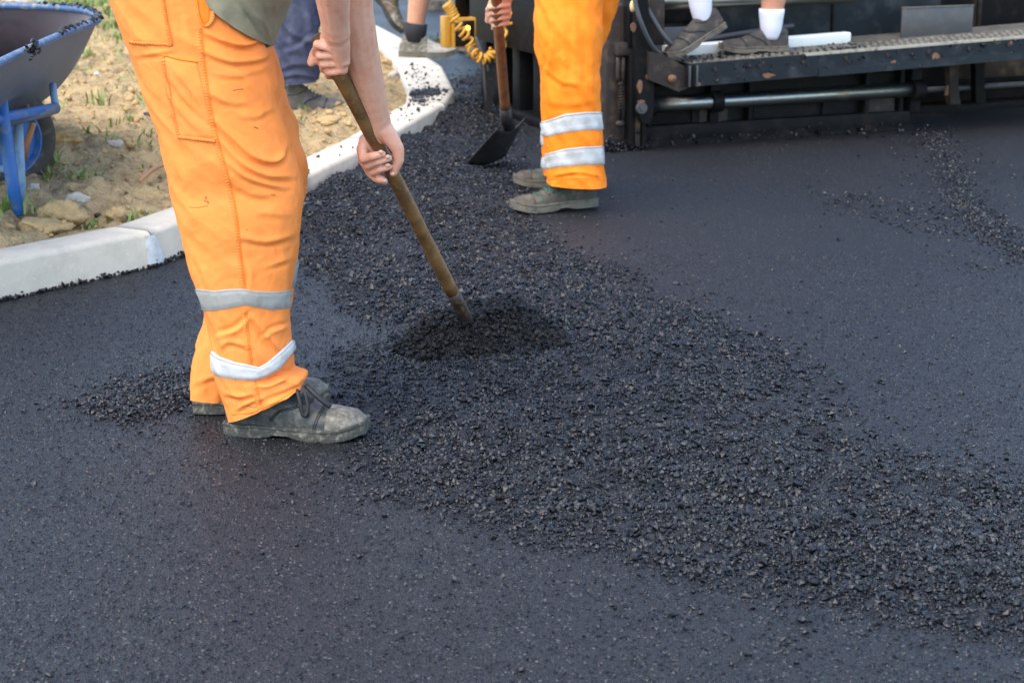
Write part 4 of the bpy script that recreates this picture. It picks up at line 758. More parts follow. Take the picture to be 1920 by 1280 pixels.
# second shovel, held by the second worker
S0, S1 = AY(918, -150, 6.45), AY(948, 212, 7.05)
def y2(py): t = (py + 150) / 362.; return 6.45 + .60 * t
s2 = empty('shovel', (*G(915, 295)[:2], 0), 'shovel with a reddish brown handle and black blade held by the worker before the paver', 'shovel')
MB().tube([S0 + (S1 - S0) * t for t in np.linspace(0, 1, 16)], .0195, 16).build('handle', mt['woodred'], s2, True)
a2 = (S1 - S0) / np.linalg.norm(S1 - S0); MB().tube([S1 - a2 * .03, S1 + a2 * .03, AY(955, 238, 7.10)], [.022, .024, .026], 14).build('socket', mt['tarsteel'], s2, True)
A, B, C2, D = AY(932, 240, 7.06), AY(984, 220, 7.22), AY(974, 270, 7.22), G(872, 308, .02); D2 = G(938, 300, .012); V = []
for i in range(10):
    t = i / 9; lft = A * (1 - t) + D * t; rgt = B * (1 - t) + (C2 * .25 + D2 * .75) * t
    for k in range(9): u = k / 8; V.append(lft * (1 - u) + rgt * u + np.array([0, .04, -.035]) * math.sin(math.pi * u) * (1 - .4 * t))
bl = mk('blade', V, [(i * 9 + k, i * 9 + k + 1, (i + 1) * 9 + k + 1, (i + 1) * 9 + k) for i in range(9) for k in range(8)], mt['tarsteel'], s2); bl.modifiers.new('thick', 'SOLIDIFY').thickness = .004
def q2(px, py, dy, r): return (*AY(px, py, y2(py) + dy), r)
h2 = []
for k in range(4):
    yy = 8 + 11.5 * k; ex = (0, 3, 4, 0)[k]
    h2.append([q2(950, -30, .0, .024), q2(950 - k, yy - 8, -.006, .017), q2(953 - k + ex * .5, yy + 1, -.022, .0115), q2(938, yy + 3, -.034, .0105), q2(919 + k * 2.5, yy + 6, -.026, .0098), q2(914 + k * 3.5, yy + 11, .0, .0088), q2(924 + k * 3, yy + 13, .016, .008)])
h2.append([q2(944, -20, .01, .022), q2(925, 0, .012, .015), q2(916, 22, .010, .0115), q2(914, 40, .004, .0098)])
el2, wr2 = (*AY(985, -170, 6.42), .044), q2(950, -30, .0, .028)
stand_body(W2, (AY(1000, -250, 6.42) + AY(1165, -250, 6.42)) / 2, (-1, .35), None, bare=h2, arms={-1: None, 1: (el2, wr2)}, lean=.35, shirt='orange2', vox=.0034)
# ------------------------------------------------------------------ third: navy trousers and brown boots on the soil
g = G(560, 212, .1); zb = soil_z(g[0], g[1]); g = G(560, 212, zb)
W3 = empty('person', g, 'person in navy work trousers and scuffed brown boots standing on the soil behind the kerb', 'person')
Y3 = g[1]
r3 = [(522, 158, 596, 152, Y3, .085), (520, 130, 598, 126, Y3, .09), (516, 90, 598, 86, Y3, .095), (512, 50, 599, 46, Y3 + .01, .1), (508, 0, 602, 0, Y3 + .02, .105), (500, -80, 608, -80, Y3 + .04, .115), (490, -200, 615, -200, Y3 + .07, .14), (480, -290, 612, -290, Y3 + .1, .15), (485, -340, 600, -340, Y3 + .1, .14)]
V3_, N3, _ = leg_tube(r3, 72, 110); V3_ = fold(V3_, N3, [([(520, 20), (545, 60), (590, 80)], 9, .014), ([(595, 60), (560, 90), (530, 100)], 8, .012), ([(545, 0), (550, 50), (540, 110)], 10, .012), ([(525, 130), (560, 120), (595, 132)], 7, .014), ([(520, 148), (555, 140), (594, 146)], 6, .012), ([(575, 0), (580, 60), (592, 110)], 9, .010)], 23, .010)
r3b = [(455, 168, 525, 165, Y3 + .2, .085), (455, 100, 530, 100, Y3 + .2, .09), (458, 20, 540, 20, Y3 + .2, .1), (470, -120, 560, -120, Y3 + .18, .12), (480, -290, 600, -290, Y3 + .15, .14)]
V3b, N3b, _ = leg_tube(r3b, 56, 70); V3b = fold(V3b, N3b, [], 24, .010)
tr3 = mk('trousers', np.vstack([V3_.reshape(-1, 3), V3b.reshape(-1, 3)]), grid_faces(*V3_.shape[:2], 0, True) + grid_faces(*V3b.shape[:2], V3_.shape[0] * V3_.shape[1], True), mt['navy'], W3)
b3 = (mt['brownboot'], mt['brownboot'], mt['solem'], mt['lace']); hl = G(528, 208, zb); shoe(W3, (hl[0], hl[1], zb - .012), R(4), .292, P_BOOT, W_BOOT, b3, toecap=.72)
shoe(W3, (hl[0] - .15, hl[1] + .22, zb - .012), R(20), .292, P_BOOT, W_BOOT, b3, toecap=.72, laces=False)
stand_body(W3, (AY(490, -330, Y3 + .1) + AY(600, -330, Y3 + .1)) / 2, (1, -.2), None, shirt='navy')
# ------------------------------------------------------------------ fourth: bare legs, black sock, muddy trail shoes, stepping over the kerb
g = G(760, 106, KZ); W4 = empty('person', (g[0], g[1], 0), 'person with bare legs, black socks and muddy trail shoes stepping across the kerb corner', 'person'); Y4 = g[1]
b4 = (mt['trail'], mt['trailtoe'], mt['solegrn'], M('pale_lace', (.4, .38, .33), .8))
shoe(W4, (g[0] - .03, g[1], KZ), R(-6), .315, P_BOOT, W_BOOT, b4, toecap=.5, sole_h=.03)
MB().tube([AY(778, 78, Y4), AY(779, 60, Y4), AY(781, 44, Y4)], [.056, .062, .061], 20).build('sock', mt['black'], W4, True)
hp4 = AY(850, -210, Y4 + .15)
leg4 = [[(*AY(780, 62, Y4), .05), (*AY(780, 40, Y4), .050), (*AY(785, 0, Y4), .058), (*AY(793, -60, Y4 + .02), .066), (*AY(805, -120, Y4 + .05), .06), (*AY(830, -170, Y4 + .1), .08), (*(hp4 + np.array([0, -.08, 0])), .10)]]
T4 = AY(750, 66, Y4 + .33); sh4 = shoe(W4, T4 + np.array([-.17, .02, .255]), R(-10), .305, P_BOOT, W_BOOT, (M('brown_trail_shoe', (.12, .085, .05), .85, var=(30, (.26, .2, .13), .5, .7), bump=(150, .5, .003)), mt['trail'], mt['tarsteel'], b4[3]), pitch=R(56), toecap=.6, laces=False)
an4 = T4 + np.array([-.16, .02, .33]); leg4.append([(*(an4 + np.array([.08, 0, -.06])), .045), (*an4, .046), (*(an4 + np.array([.02, -.02, .15])), .062), (*(an4 + np.array([.2, -.05, .30])), .06), (*(hp4 + np.array([0, .08, 0])), .10)])
stand_body(W4, hp4, (1, -.15), None, bare=leg4, skin='skin_tan', shirt='olive')
flesh('shorts', [[(*(hp4 + np.array([0, o, .05])), .13), (*(hp4 * .75 + np.array(k[:3]) * .25 + np.array([0, o, 0])), .115)] for o, k in ((-.08, leg4[0][4]), (.08, leg4[1][3]))], .012, 3, mt['navy'], W4)
# ================================================================== PAVER (rear screed, step, operator's platform), in its own coordinates: x along the screed, y away, z up
PA0 = G(1190, 278); PA1 = G(1728, 243); PANG = math.atan2(PA1[1] - PA0[1], PA1[0] - PA0[0]); pu = np.array([math.cos(PANG), math.sin(PANG), 0]); pn = np.array([-math.sin(PANG), math.cos(PANG), 0])
def PV(px, py, off):
    d = ray(px, py); t = ((PA0 - C_) @ pn + off) / (d @ pn); p = C_ + t * d - PA0; return np.array([p @ pu, off, p[2]])
def PW(l): return PA0 + pu * l[0] + pn * l[1] + np.array([0, 0, l[2]])
PAV = empty('asphalt_paver', PA0, 'black tarry asphalt paver seen from behind with step platform and screed', 'paver', rz=PANG)
def pb(name, mat, parent=PAV): return lambda mb, sm=False: mb.build(name, mat, parent, sm, world=False)
def bevbox(name, lo, hi, mat, parent=PAV, bev=.004): return sharp(MB().box(lo, hi, bev).build(name, mat, parent, True, world=False), 40)
def disc(mb, c, r, y0, y1, n=14): mb.tube([(c[0], y0, c[1]), (c[0], y1, c[1])], r, n)
# screed body under the step
scr = bevbox('screed_body', (.02, .075, .02), (1.37, .62, .30), mt['mach'])
bevbox('screed_plate', (.00, .03, -.012), (1.40, .60, .018), mt['mach'], scr)
sharp(MB().prism([(.0, .018), (.035, .05), (.10, .05), (.10, .0), (.0, -.012)], .02, 1.39, 0).build('bottom_lip', mt['mach'], scr, False, world=False))
bevbox('strike_off_plate', (.01, .022, .012), (1.385, .07, .085), mt['mach'], scr, .008)
for x0, x1 in ((.30, .54), (.60, .92), (.95, 1.12)): bevbox('cover_plate', (x0, .060, .06), (x1, .078, .150), mt['mach'], scr, .003)
for x0 in (.33, 1.18): bevbox('hinge_block', (x0, .05, .05), (x0 + .14, .12, .15), mt['machbr'], scr, .006)
for x in (.56, 1.15, 1.33): bevbox('rib', (x, .03, .03), (x + .022, .12, .28), mt['mach'], scr, .003)
for (px, py) in ((1268, 263), (1375, 257), (1395, 258), (1500, 250), (1605, 245), (1660, 243)):
    p = PV(px, py, .015); mb = MB(); mb.ball((p[0], .012, max(.02, p[2])), (.008, .006, .007), 1); mb.build('bolt', mt['rust'] if px < 1300 else mt['greyplate'], scr, True, world=False)
# chrome guide rod and its bearings
a, b = PV(1228, 198, .0), PV(1712, 172, .0); zr = .176
MB().tube([(a[0], .02, zr), ((a[0] * .75 + b[0] * .25), .02, zr), (b[0], .02, zr + .004)], .033, 24).build('guide_rod', mt['chrome'], PAV, True, world=False)
for px, w_ in ((1345, .05), (1722, .06), (1224, .03)):
    p = PV(px, 186, 0); mb = MB(); mb.tube([(p[0] - w_ / 2, .02, zr), (p[0] + w_ / 2, .02, zr)], .046, 20); bb = sharp(mb.build('rod_bearing', mt['mach'], PAV, True, world=False)); bevbox('bearing_bracket', (p[0] - w_ / 2 + .004, .02, zr - .1), (p[0] + w_ / 2 - .004, .11, zr + .12), mt['mach'], bb, .004)
MB().tube([(.10, .06, .265), (1.30, .06, .275)], .018, 14).build('upper_bar', mt['mach'], PAV, True, world=False)
# step platform: folded channel with raised studs, rises slightly to the right
xl, xr = PV(1292, 140, -.15)[0], 3.0; sl_ = .030
def zt(x): return .362 + (x - xl) * sl_
pl = MB(); pl.prism([(-.15, 0), (-.15, -.095), (-.135, -.095), (-.135, -.012), (.30, -.012), (.30, 0)], 0, 1, 0); V = []
for (x, y, z) in pl.v: X = xl if x == 0 else xr; V.append((X, y, zt(X) + z))
plat = sharp(mk('step_platform', V, pl.f, mt['edge'], PAV, True, world=False))
V = []; Fc = []; cells = []
for (x, y, z) in [(xl + .004, -.147, .003), (xr, -.147, .003), (xr, .298, .003), (xl + .004, .298, .003)]: V.append((x, y, zt(x) + z))
tread = mk('tread_plate', V + [(v[0], v[1], v[2] - .0025) for v in V], [(0, 1, 2, 3), (7, 6, 5, 4), (0, 4, 5, 1), (1, 5, 6, 2), (2, 6, 7, 3), (3, 7, 4, 0)], mt['chequer'], plat, False, world=False)
mb = MB(); nxs = 0
for i, x in enumerate(np.arange(xl + .03, 2.45, .034)):
    for j, y in enumerate(np.arange(-.135, .05, .030)):
        xx = x + (.017 if j % 2 else 0); z = zt(xx) + .003; a = .8 if (i + j) % 2 else -.8; c, s_ = math.cos(a), math.sin(a); L, W = .012, .0045
        q = [(xx + c * u * L - s_ * v * W, y + s_ * u * L + c * v * W, z) for u, v in ((-1, -1), (1, -1), (1, 1), (-1, 1))]; t_ = [(xx + c * u * L * .6 - s_ * v * W * .5, y + s_ * u * L * .6 + c * v * W * .5, z + .004) for u, v in ((-1, -1), (1, -1), (1, 1), (-1, 1))]
        mb.add(q + t_, [(4, 5, 6, 7), (0, 1, 5, 4), (1, 2, 6, 5), (2, 3, 7, 6), (3, 0, 4, 7)])
mb.build('tread_studs', mt['chequer'], tread, False, world=False)['kind'] = 'stuff'
MB().prism([(-.156, -.004), (-.15, .004), (-.14, .0045), (-.14, -.002), (-.156, -.012)], 0, 1, 0)
for k, (x0, x1) in enumerate(((xl + .55, xr),)):
    V = []
    for X in (x0, x1):
        for (y, z) in ((-.153, -.006), (-.153, .004), (-.140, .006), (-.140, -.002)): V.append((X, y, zt(X) + z))
    mk('worn_edge', V, [(0, 1, 5, 4), (1, 2, 6, 5), (2, 3, 7, 6), (3, 0, 4, 7), (3, 2, 1, 0), (4, 5, 6, 7)], M('worn_pale_edge', (.42, .38, .29), .5, var=(30, (.2, .18, .14), .5, .7), metal=.3), plat, False, world=False)
# lower lip channel under the platform, left half
V = []
for X in (xl + .62, xr):
    for (y, z) in ((-.155, -.098), (-.155, -.066), (-.148, -.064), (-.148, -.098)): V.append((X, y, zt(X) + z))
mk('lower_flange', V, [(0, 1, 5, 4), (1, 2, 6, 5), (2, 3, 7, 6), (3, 0, 4, 7), (3, 2, 1, 0), (4, 5, 6, 7)], mt['slate'], plat, False, world=False)
def chip(px, py, w_, h_, off=-.152):
    p = PV(px, py, off); mb = MB(); n = 9; ring = [(p[0] + w_ * (1 + .3 * math.sin(k * 2.1 + px)) * math.cos(k / n * 6.283), p[2] + h_ * (1 + .35 * math.cos(k * 3.3 + px)) * math.sin(k / n * 6.283)) for k in range(n)]
    mb.prism(ring, off - .0012, off + .006, 1); mb.build('rust_chip', mt['rust'], plat, False, world=False)
for c in ((1754, 107, .02, .018), (1676, 117, .014, .008), (1440, 142, .032, .010), (1310, 158, .010, .008), (1896, 81, .008, .009), (1896, 101, .007, .006)): chip(*c)
for k, px in enumerate((1286, 1292, 1299, 1306)):
    p = PV(px, 145, -.15); bevbox('end_rib', (p[0] - .005, -.158, .268), (p[0] + .005, -.150, .356), mt['greyplate'] if k % 2 else mt['mach'], plat, .002)
# bracket that carries the platform's end
p1 = [PV(x, y, -.13) for x, y in ((1216, 98), (1238, 100), (1282, 124), (1288, 166), (1272, 172), (1216, 150))]
br = sharp(MB().prism([(p[0], p[2]) for p in p1], -.135, -.115, 1).build('platform_bracket', mt['machbr'], PAV, False, world=False)); p = PV(1260, 148, -.14); mb = MB(); disc(mb, (p[0], p[2]), .017, -.15, -.13); mb.build('bracket_bolt', mt['rust'], br, True, world=False)
# end plate: deep side plate with ribs, screw spindle with spring, pivoting arm
ep = sharp(MB().box((-.145, -.02, .03), (-.022, .6, .60), .006).build('end_plate', mt['machbr'], PAV, True, world=False), 40)
bevbox('end_ski', (-.16, -.05, -.005), (.012, 1.2, .045), mt['mach'], ep, .012)
for x, m_ in ((-.05, 'mach'), (-.022, 'machbr'), (.006, 'mach')): bevbox('vertical_rib', (x - .011, -.075, .02), (x + .011, .0, .40), mt[m_], ep, .003)
bevbox('upper_rib', (-.07, -.07, .43), (-.03, .0, .70), mt['mach'], ep, .004)
bevbox('catch_plate', (-.115, -.06, .395), (-.02, .01, .45), mt['machbr'], ep, .01)
for z in (.08, .15, .23, .30, .37, .5, .56): mb = MB(); disc(mb, (-.022, z), .008, -.083, -.07, 8); mb.build('rib_bolt', mt['mach'] if z < .4 else mt['greyplate'], ep, True, world=False)
for x in (-.105, -.082): MB().tube([(x, -.045, .285), (x, -.045, .39)], .009, 10).build('guide_post', mt['machbr'], ep, True, world=False)
MB().tube([(-.105, -.045, .287), (-.094, -.045, .277), (-.082, -.045, .287)], .009, 10).build('guide_loop', mt['machbr'], ep, True, world=False)
MB().tube([(-.092 + .012 * math.cos(t), -.05 + .012 * math.sin(t), .175 + t * .0019) for t in np.linspace(0, 2 * math.pi * 8, 120)], .0028, 6).build('spring', mt['machbr'], ep, True, world=False)
MB().tube([(-.092, -.05, .12), (-.092, -.05, .28)], .005, 8).build('spring_rod', mt['mach'], ep, True, world=False)
MB().ball((-.095, -.052, .115), (.022, .014, .014), 2).build('rod_knob', mt['machbr'], ep, True, world=False)
arm_pts = [PV(x, y, -.10) for x, y in ((1193, -60), (1190, 60), (1192, 150), (1195, 215), (1204, 231), (1214, 231), (1222, 215), (1224, 140), (1218, 60), (1212, 0), (1212, -60))]
arm = sharp(MB().prism([(p[0], p[2]) for p in arm_pts], -.115, -.075, 1).build('pivot_arm', mt['mach'], PAV, False, world=False)); p = PV(1203, 203, -.12); mb = MB(); disc(mb, (p[0], p[2]), .023, -.128, -.11, 18); disc(mb, (p[0], p[2]), .012, -.136, -.11, 6); pv = mb.build('pivot_bolt', mt['greyplate'], arm, False, world=False)
for (px, py, w_, h_) in ((1188, 52, .012, .02), (1200, 163, .012, .03), (1214, 145, .008, .012), (1203, 192, .016, .010)):
    q = PV(px, py, -.116); n = 8; MB().prism([(q[0] + w_ * math.cos(k / n * 6.283) * (1 + .3 * math.sin(k * 2.3)), q[2] + h_ * math.sin(k / n * 6.283)) for k in range(n)], -.1165, -.11, 1).build('rust_chip', mt['rust'], arm, False, world=False)
MB().tube(spline([PV(1184, -60, -.16), PV(1190, 0, -.16), PV(1203, 45, -.165), PV(1222, 85, -.14), PV(1236, 100, -.10)], 22), .009, 10).build('hydraulic_hose', mt['hose'], PAV, True, world=False)
q = PV(1186, 12, -.13); MB().ball(tuple(q), (.012, .01, .025), 2).build('amber_marker', M('cream_marker', (.75, .58, .26), .5), PAV, True, world=False)
# upper chrome cylinder and plates behind the feet
q0, q1_ = PV(1212, 4, .18), PV(1345, 2, .18); zc = (q0[2] + q1_[2]) / 2
MB().tube([(q0[0], .2, zc), (q1_[0] + .7, .2, zc)], .034, 22).build('lift_cylinder', mt['chrome'], PAV, True, world=False)
bp = bevbox('back_panel', (PV(1338, 50, .32)[0], .305, .30), (PV(1760, 30, .32)[0], .36, 1.5), mt['slate'])
for px in (1345, 1560): p = PV(px, 60, .30); bevbox('panel_seam', (p[0] - .006, .297, .40), (p[0] + .006, .307, 1.45), mt['mach'], bp, .002)
bevbox('upright_plate', (PV(1220, 80, .28)[0], .27, .35), (PV(1338, 60, .28)[0], .285, PV(1250, 52, .28)[2]), mt['greyplate'])
kp_ = bevbox('kick_plate', (PV(1690, 40, .12)[0], .115, zt(1.4) + .004), (PV(1823, 40, .12)[0], .125, PV(1760, 14, .12)[2]), mt['greyplate'], PAV, .002)
bevbox('kick_plate_edge', (PV(1690, 40, .12)[0] - .002, .112, PV(1760, 14, .12)[2]), (PV(1823, 40, .12)[0] + .002, .128, PV(1760, 14, .12)[2] + .006), mt['chequer'], kp_, .002)
bevbox('dark_cabinet', (PV(1770, 20, .5)[0], .55, .30), (3.2, 1.2, 1.5), mt['mach'])
for px in (1826, 1836): p = PV(px, 20, .3); MB().tube([(p[0], .3, .35), (p[0], .3, 1.2)], .012, 10).build('upright_pipe', mt['machbr'], PAV, True, world=False)
# right of the extendable half: main screed set further back
ms = bevbox('main_screed', (1.46, .50, .04), (3.4, 1.0, .36), mt['mach'])
bevbox('main_screed_plate', (1.42, .44, -.008), (3.4, 1.02, .03), mt['mach'], ms)
MB().tube([(1.45, .40, .115), (3.3, .40, .125)], .014, 12).build('tie_rod', mt['greyplate'], PAV, True, world=False)
for px, m_ in ((1782, 'machbr'), (1830, 'mach'), (1500, 'mach')):
    p = PV(px, 175, .36); st_ = sharp(MB().prism([(p[0] - .035, .29), (p[0] + .03, .29), (p[0] + .025, .17), (p[0] + .04, .08), (p[0] + .05, .05), (p[0] - .01, .05), (p[0] - .02, .15)], .34, .38, 1).build('strut', mt[m_], PAV, False, world=False))
    bevbox('strut_block', (p[0] - .07, .33, .27), (p[0] + .07, .45, .34), mt['mach'], st_, .006)
q = PV(1776, 168, .338); MB().prism([(q[0] - .012, q[2] - .03), (q[0] + .01, q[2] - .028), (q[0] + .008, q[2] + .02), (q[0] - .01, q[2] + .012)], .337, .342, 1).build('rust_chip', mt['rust'], PAV, False, world=False)
bevbox('rusty_frame', (1.95, .47, .15), (2.9, .50, .30), mt['machbr'])
# left flank running forward: beam, posts, auger shaft, tractor with its track
fb = bevbox('side_beam', (-.20, .55, .34), (-.06, 1.45, .56), mt['mach'])
for y in (.7, .95, 1.2, 1.37): bevbox('side_post', (-.14, y, .02), (-.07, y + .08, .35), mt['mach'], fb)
bevbox('inner_wall', (.06, .65, .0), (.10, 1.6, .9), mt['mach'])
MB().tube([(-.1, 1.5, .2), (2.5, 1.5, .2)], .05, 14).build('auger_shaft', mt['machbr'], PAV, True, world=False)
tb = bevbox('tractor_body', (1.0, 2.6, .25), (2.9, 4.5, 1.7), mt['mach'], PAV, .03)
for x0 in (1.12, 2.3):
    V = []; n = 40; ring = []
    for k in range(n):
        a = k / n * 2 * math.pi; ring.append((3.5 + (.6 if math.cos(a) > 0 else -.6) + .33 * math.cos(a), .36 + .33 * math.sin(a)))
    sharp(MB().prism(ring, x0 - .12, x0 + .25, 0).build('crawler_track', mt['tyre'], PAV, True, world=False))
for k in range(4): bevbox('step_rung', (.8, 2.7 + k * .4, .1), (.99, 2.78 + k * .4, .5), mt['machbr'], tb)
# grade control box on its pole with coiled cable
cb = np.array(PV(868, 62, 1.15)); s_ = FPX / ((PW(cb) - C_) @ F_); bw, bh = 44 / s_, 56 / s_
box = sharp(MB().box((cb[0] - bw * .45, cb[1], cb[2] - bh * .5), (cb[0] + bw * .62, cb[1] + .09, cb[2] + bh * .5), .008).build('control_box', mt['yellow'], PAV, True, world=False), 40); box['label'] = 'yellow control box with black display and amber lamp'
bevbox('box_side', (cb[0] - bw * .78, cb[1] + .02, cb[2] - bh * .5), (cb[0] - bw * .47, cb[1] + .08, cb[2] + bh * .55), mt['yellow'], box, .006)
bevbox('display', (cb[0] - bw * .36, cb[1] - .004, cb[2] - bh * .45), (cb[0] + bw * .52, cb[1] + .01, cb[2] + bh * .40), mt['panel'], box, .002)
MB().ball((cb[0] + bw * .2, cb[1] - .004, cb[2] + bh * .15), (.013, .006, .013), 2).build('lamp', mt['amber'], box, True, world=False)
MB().tube([(cb[0] + .02, cb[1] + .06, cb[2]), (cb[0] + .02, cb[1] + .06, 1.3)], .035, 14).build('sensor_pole', mt['mach'], PAV, True, world=False)
bevbox('pole_arm', (cb[0], cb[1] + .04, .85), (.05, cb[1] + .1, .93), mt['mach'])
def coil(pts, turns, rad, name, parent=box, r=.0085, n=None):
    n = n or turns * 14; S = spline(pts, n); T = np.gradient(S, axis=0); out = []
    for i in range(n):
        t = T[i] / np.linalg.norm(T[i]); a = np.cross(t, (0, 1, 0)); a /= np.linalg.norm(a); b = np.cross(t, a); q = turns * 2 * math.pi * i / (n - 1); out.append(S[i] + (a * math.cos(q) + b * math.sin(q)) * rad)
    return MB().tube(out, r, 7).build(name, mt['yellow'], parent, True, world=False)
coil([PV(838, 8, 1.1), PV(845, 18, 1.1), PV(850, 30, 1.1)], 5, .020, 'coiled_cable', r=.0085)
coil([PV(852, 32, 1.06), PV(862, 55, 1.05), PV(874, 68, 1.05), PV(884, 88, 1.05)], 5, .020, 'coiled_cable', r=.007)
coil([PV(884, 90, 1.05), PV(895, 105, 1.0), PV(908, 112, 1.0), PV(920, 106, 1.0), PV(926, 95, 1.0)], 7, .020, 'coiled_cable', r=.0075)
coil([PV(958, -10, .9), PV(966, 15, .9), PV(958, 40, .9), PV(946, 60, .9), PV(944, 85, .95), PV(928, 100, 1.0)], 5, .011, 'coiled_cable', r=.0075)
MB().tube(spline([PV(892, 70, 1.02), PV(903, 98, 1.0), PV(912, 116, 1.0), PV(916, 134, 1.0)], 14), .008, 8).build('grey_lead', mt['greyplate'], box, True, world=False)
MB().prism([(PV(905, 120, 1.02)[0], PV(905, 120, 1.02)[2]), (PV(928, 118, 1.02)[0], PV(928, 118, 1.02)[2]), (PV(918, 190, 1.02)[0], .0), (PV(912, 190, 1.02)[0], .0)], 1.0, 1.03, 1).build('sensor_paddle', mt['tarsteel'], box, False, world=False)
# hot mix caked on lip, ski and treads
ck = []
for _ in range(420): ck.append((random.uniform(0, 1.38), random.gauss(.015, .012), abs(random.gauss(.0, .016))))
for _ in range(160): ck.append((random.uniform(-.16, .01), random.gauss(-.05, .012), abs(random.gauss(.01, .02))))
for _ in range(260): xx = random.uniform(xl, xl + .9); ck.append((xx, random.uniform(-.14, .2), zt(xx) + .006))
for _ in range(120): xx = random.uniform(xl, 2.3); ck.append((xx, -.153, zt(xx) - random.uniform(.0, .095)))
ck = np.array(ck); rk = np.clip(rng.lognormal(math.log(.0055), .45, len(ck)), .0025, .014); Vk, Tk = stones(ck, rk, rng); mk_tris('caked_asphalt', Vk, Tk, mt['stone'], scr)['kind'] = 'stuff'
for k in range(9):
    X = xl + .12 + k * .21; MB().tube([(X, -.158, zt(X) - .03), (X, -.149, zt(X) - .03)], .009, 6).build('platform_bolt', mt['machbr'], plat, False, world=False)
for (x0, y0, z0, x1, y1, z1) in ((.03, -.04, .30, .13, .06, .37), (.05, -.02, .43, .12, .08, .62), (.14, .0, .31, .30, .08, .335)): bevbox('hinge_box', (x0, y0, z0), (x1, y1, z1), mt['machbr'], PAV, .006)
MB().tube(spline([(.02, -.03, .60), (.10, -.08, .46), (.22, -.02, .41), (.45, .22, .42), (.9, .26, .46)], 26), .011, 9).build('hydraulic_hose', mt['hose'], PAV, True, world=False)
# white bar lying on the platform
wa, wb_ = PV(1246, 108, .10), PV(1588, 76, .10); x0, x1 = wa[0], wb_[0]; V = []
for X in (x0, x1):
    for (y, z) in ((.075, .0045), (.07, .02), (.07, .045), (.075, .050), (.12, .050), (.125, .045), (.125, .0045)): V.append(PW((X, y, zt(X) + z)))
wbar = tag(sharp(mk('white_bar', V, [tuple(range(7)), tuple(range(13, 6, -1))] + [(i, i + 7, (i + 1) % 7 + 7, (i + 1) % 7) for i in range(7)], mt['whitebar'], None, True)), 'white painted bar lying on the paver platform behind the sneakers', 'bar')
# ------------------------------------------------------------------ fifth: operator on the platform, white socks and dark sneakers
base5 = PW((PV(1440, 105, -.02)[0], -.02, zt(.6)))
W5 = empty('person', base5, 'person with bare legs, white socks and dusty dark sneakers standing on the paver platform', 'person')
s5 = (mt['sneaker'], mt['sneaker'], mt['sneakersole'], mt['lace']); hz = PV(1474, 104, -.03); hw_ = PW((hz[0], -.03, zt(hz[0]) + .005))
yawL = PANG + math.pi
shoe(W5, hw_, yawL - R(10), .295, P_SNK, W_BOOT, s5, toecap=0, laces=False, sole_h=.026, roll=0)
tz = PV(1254, 112, -.07); pt5 = R(27); tw = PW((tz[0], -.07, zt(max(tz[0], xl)) + .008)); fwd = np.array([math.cos(yawL), math.sin(yawL), 0])
shoe(W5, tw - fwd * (.285 * math.cos(pt5)) + np.array([0, 0, .285 * math.sin(pt5)]), yawL, .285, P_SNK, W_BOOT, s5, toecap=0, laces=False, sole_h=.026, pitch=pt5)
def sock(lo, hi, r0, r1, nm='sock'):
    lo, hi = np.array(lo), np.array(hi); MB().tube([lo + (hi - lo) * t for t in np.linspace(0, 1, 9)], [.030 + (r0 - .030) * min(1, t / .45) + (r1 - r0) * t + .0015 * math.sin(t * 9) for t in np.linspace(0, 1, 9)], 20).build(nm, mt['whitesock'], W5, True)
kR, kL = PW(PV(1438, 60, -.03)), PW(PV(1322, 40, -.065))
sock(PW(PV(1445, 74, -.03)), PW(PV(1447, 17, -.03)), .046, .054); sock(PW(PV(1318, 46, -.065)), PW(PV(1309, -30, -.065)), .044, .054)
hip5 = PW(PV(1440, -290, .02)); sx = pn
lg5 = [[(*PW(PV(1444, 58, -.03)), .030), (*PW(PV(1447, 22, -.03)), .046), (*PW(PV(1453, -20, -.03)), .060), (*PW(PV(1455, -70, -.03)), .058), (*PW(PV(1440, -130, -.03)), .062), (*(hip5 - sx * .08), .10)], [(*PW(PV(1316, 30, -.065)), .030), (*PW(PV(1311, -25, -.065)), .044), (*PW(PV(1318, -90, -.05)), .06), (*PW(PV(1350, -140, -.03)), .062), (*(hip5 + sx * .08), .10)]]
stand_body(W5, hip5, (-pu)[:2], None, bare=lg5, skin='skin_tan', shirt='olive')
flesh('shorts', [[(*(hip5 - sx * .08), .13), (*(hip5 * .35 - sx * .07 + np.array(lg5[0][4][:3]) * .65), .10)], [(*(hip5 + sx * .08), .13), (*(hip5 * .35 + sx * .06 + np.array(lg5[1][3][:3]) * .65), .10)]], .012, 3, mt['navy'], W5)
# ================================================================== WHEELBARROW
zs = .14
WB = empty('wheelbarrow', (-1.75, 5.9, zs), 'worn blue wheelbarrow with bitumen stained tray standing on the soil', 'wheelbarrow')
ZR = .66
rim = spline([G(-120, 176, ZR), G(0, 118, ZR), G(60, 90, ZR), G(120, 64, ZR), G(172, 44, ZR), G(184, 34, ZR), G(165, 22, ZR), G(120, 15.5, ZR), G(40, 12, ZR), G(-100, 12, ZR), G(-220, 30, ZR), G(-300, 90, ZR), G(-290, 150, ZR), G(-220, 180, ZR), G(-120, 176, ZR)], 100)[:-1]
ZB = .34; cen = rim.mean(0)
bot = spline([G(-90, 262, ZB), G(0, 206, ZB), G(35, 203, ZB), G(60, 196, ZB), G(78, 178, ZB), G(80, 160, ZB), G(70, 150, ZB), G(40, 143, ZB), G(0, 140, ZB), G(-60, 145, ZB), G(-110, 160, ZB), G(-140, 190, ZB), G(-150, 225, ZB), G(-130, 255, ZB), G(-90, 262, ZB)], 100)[:-1]
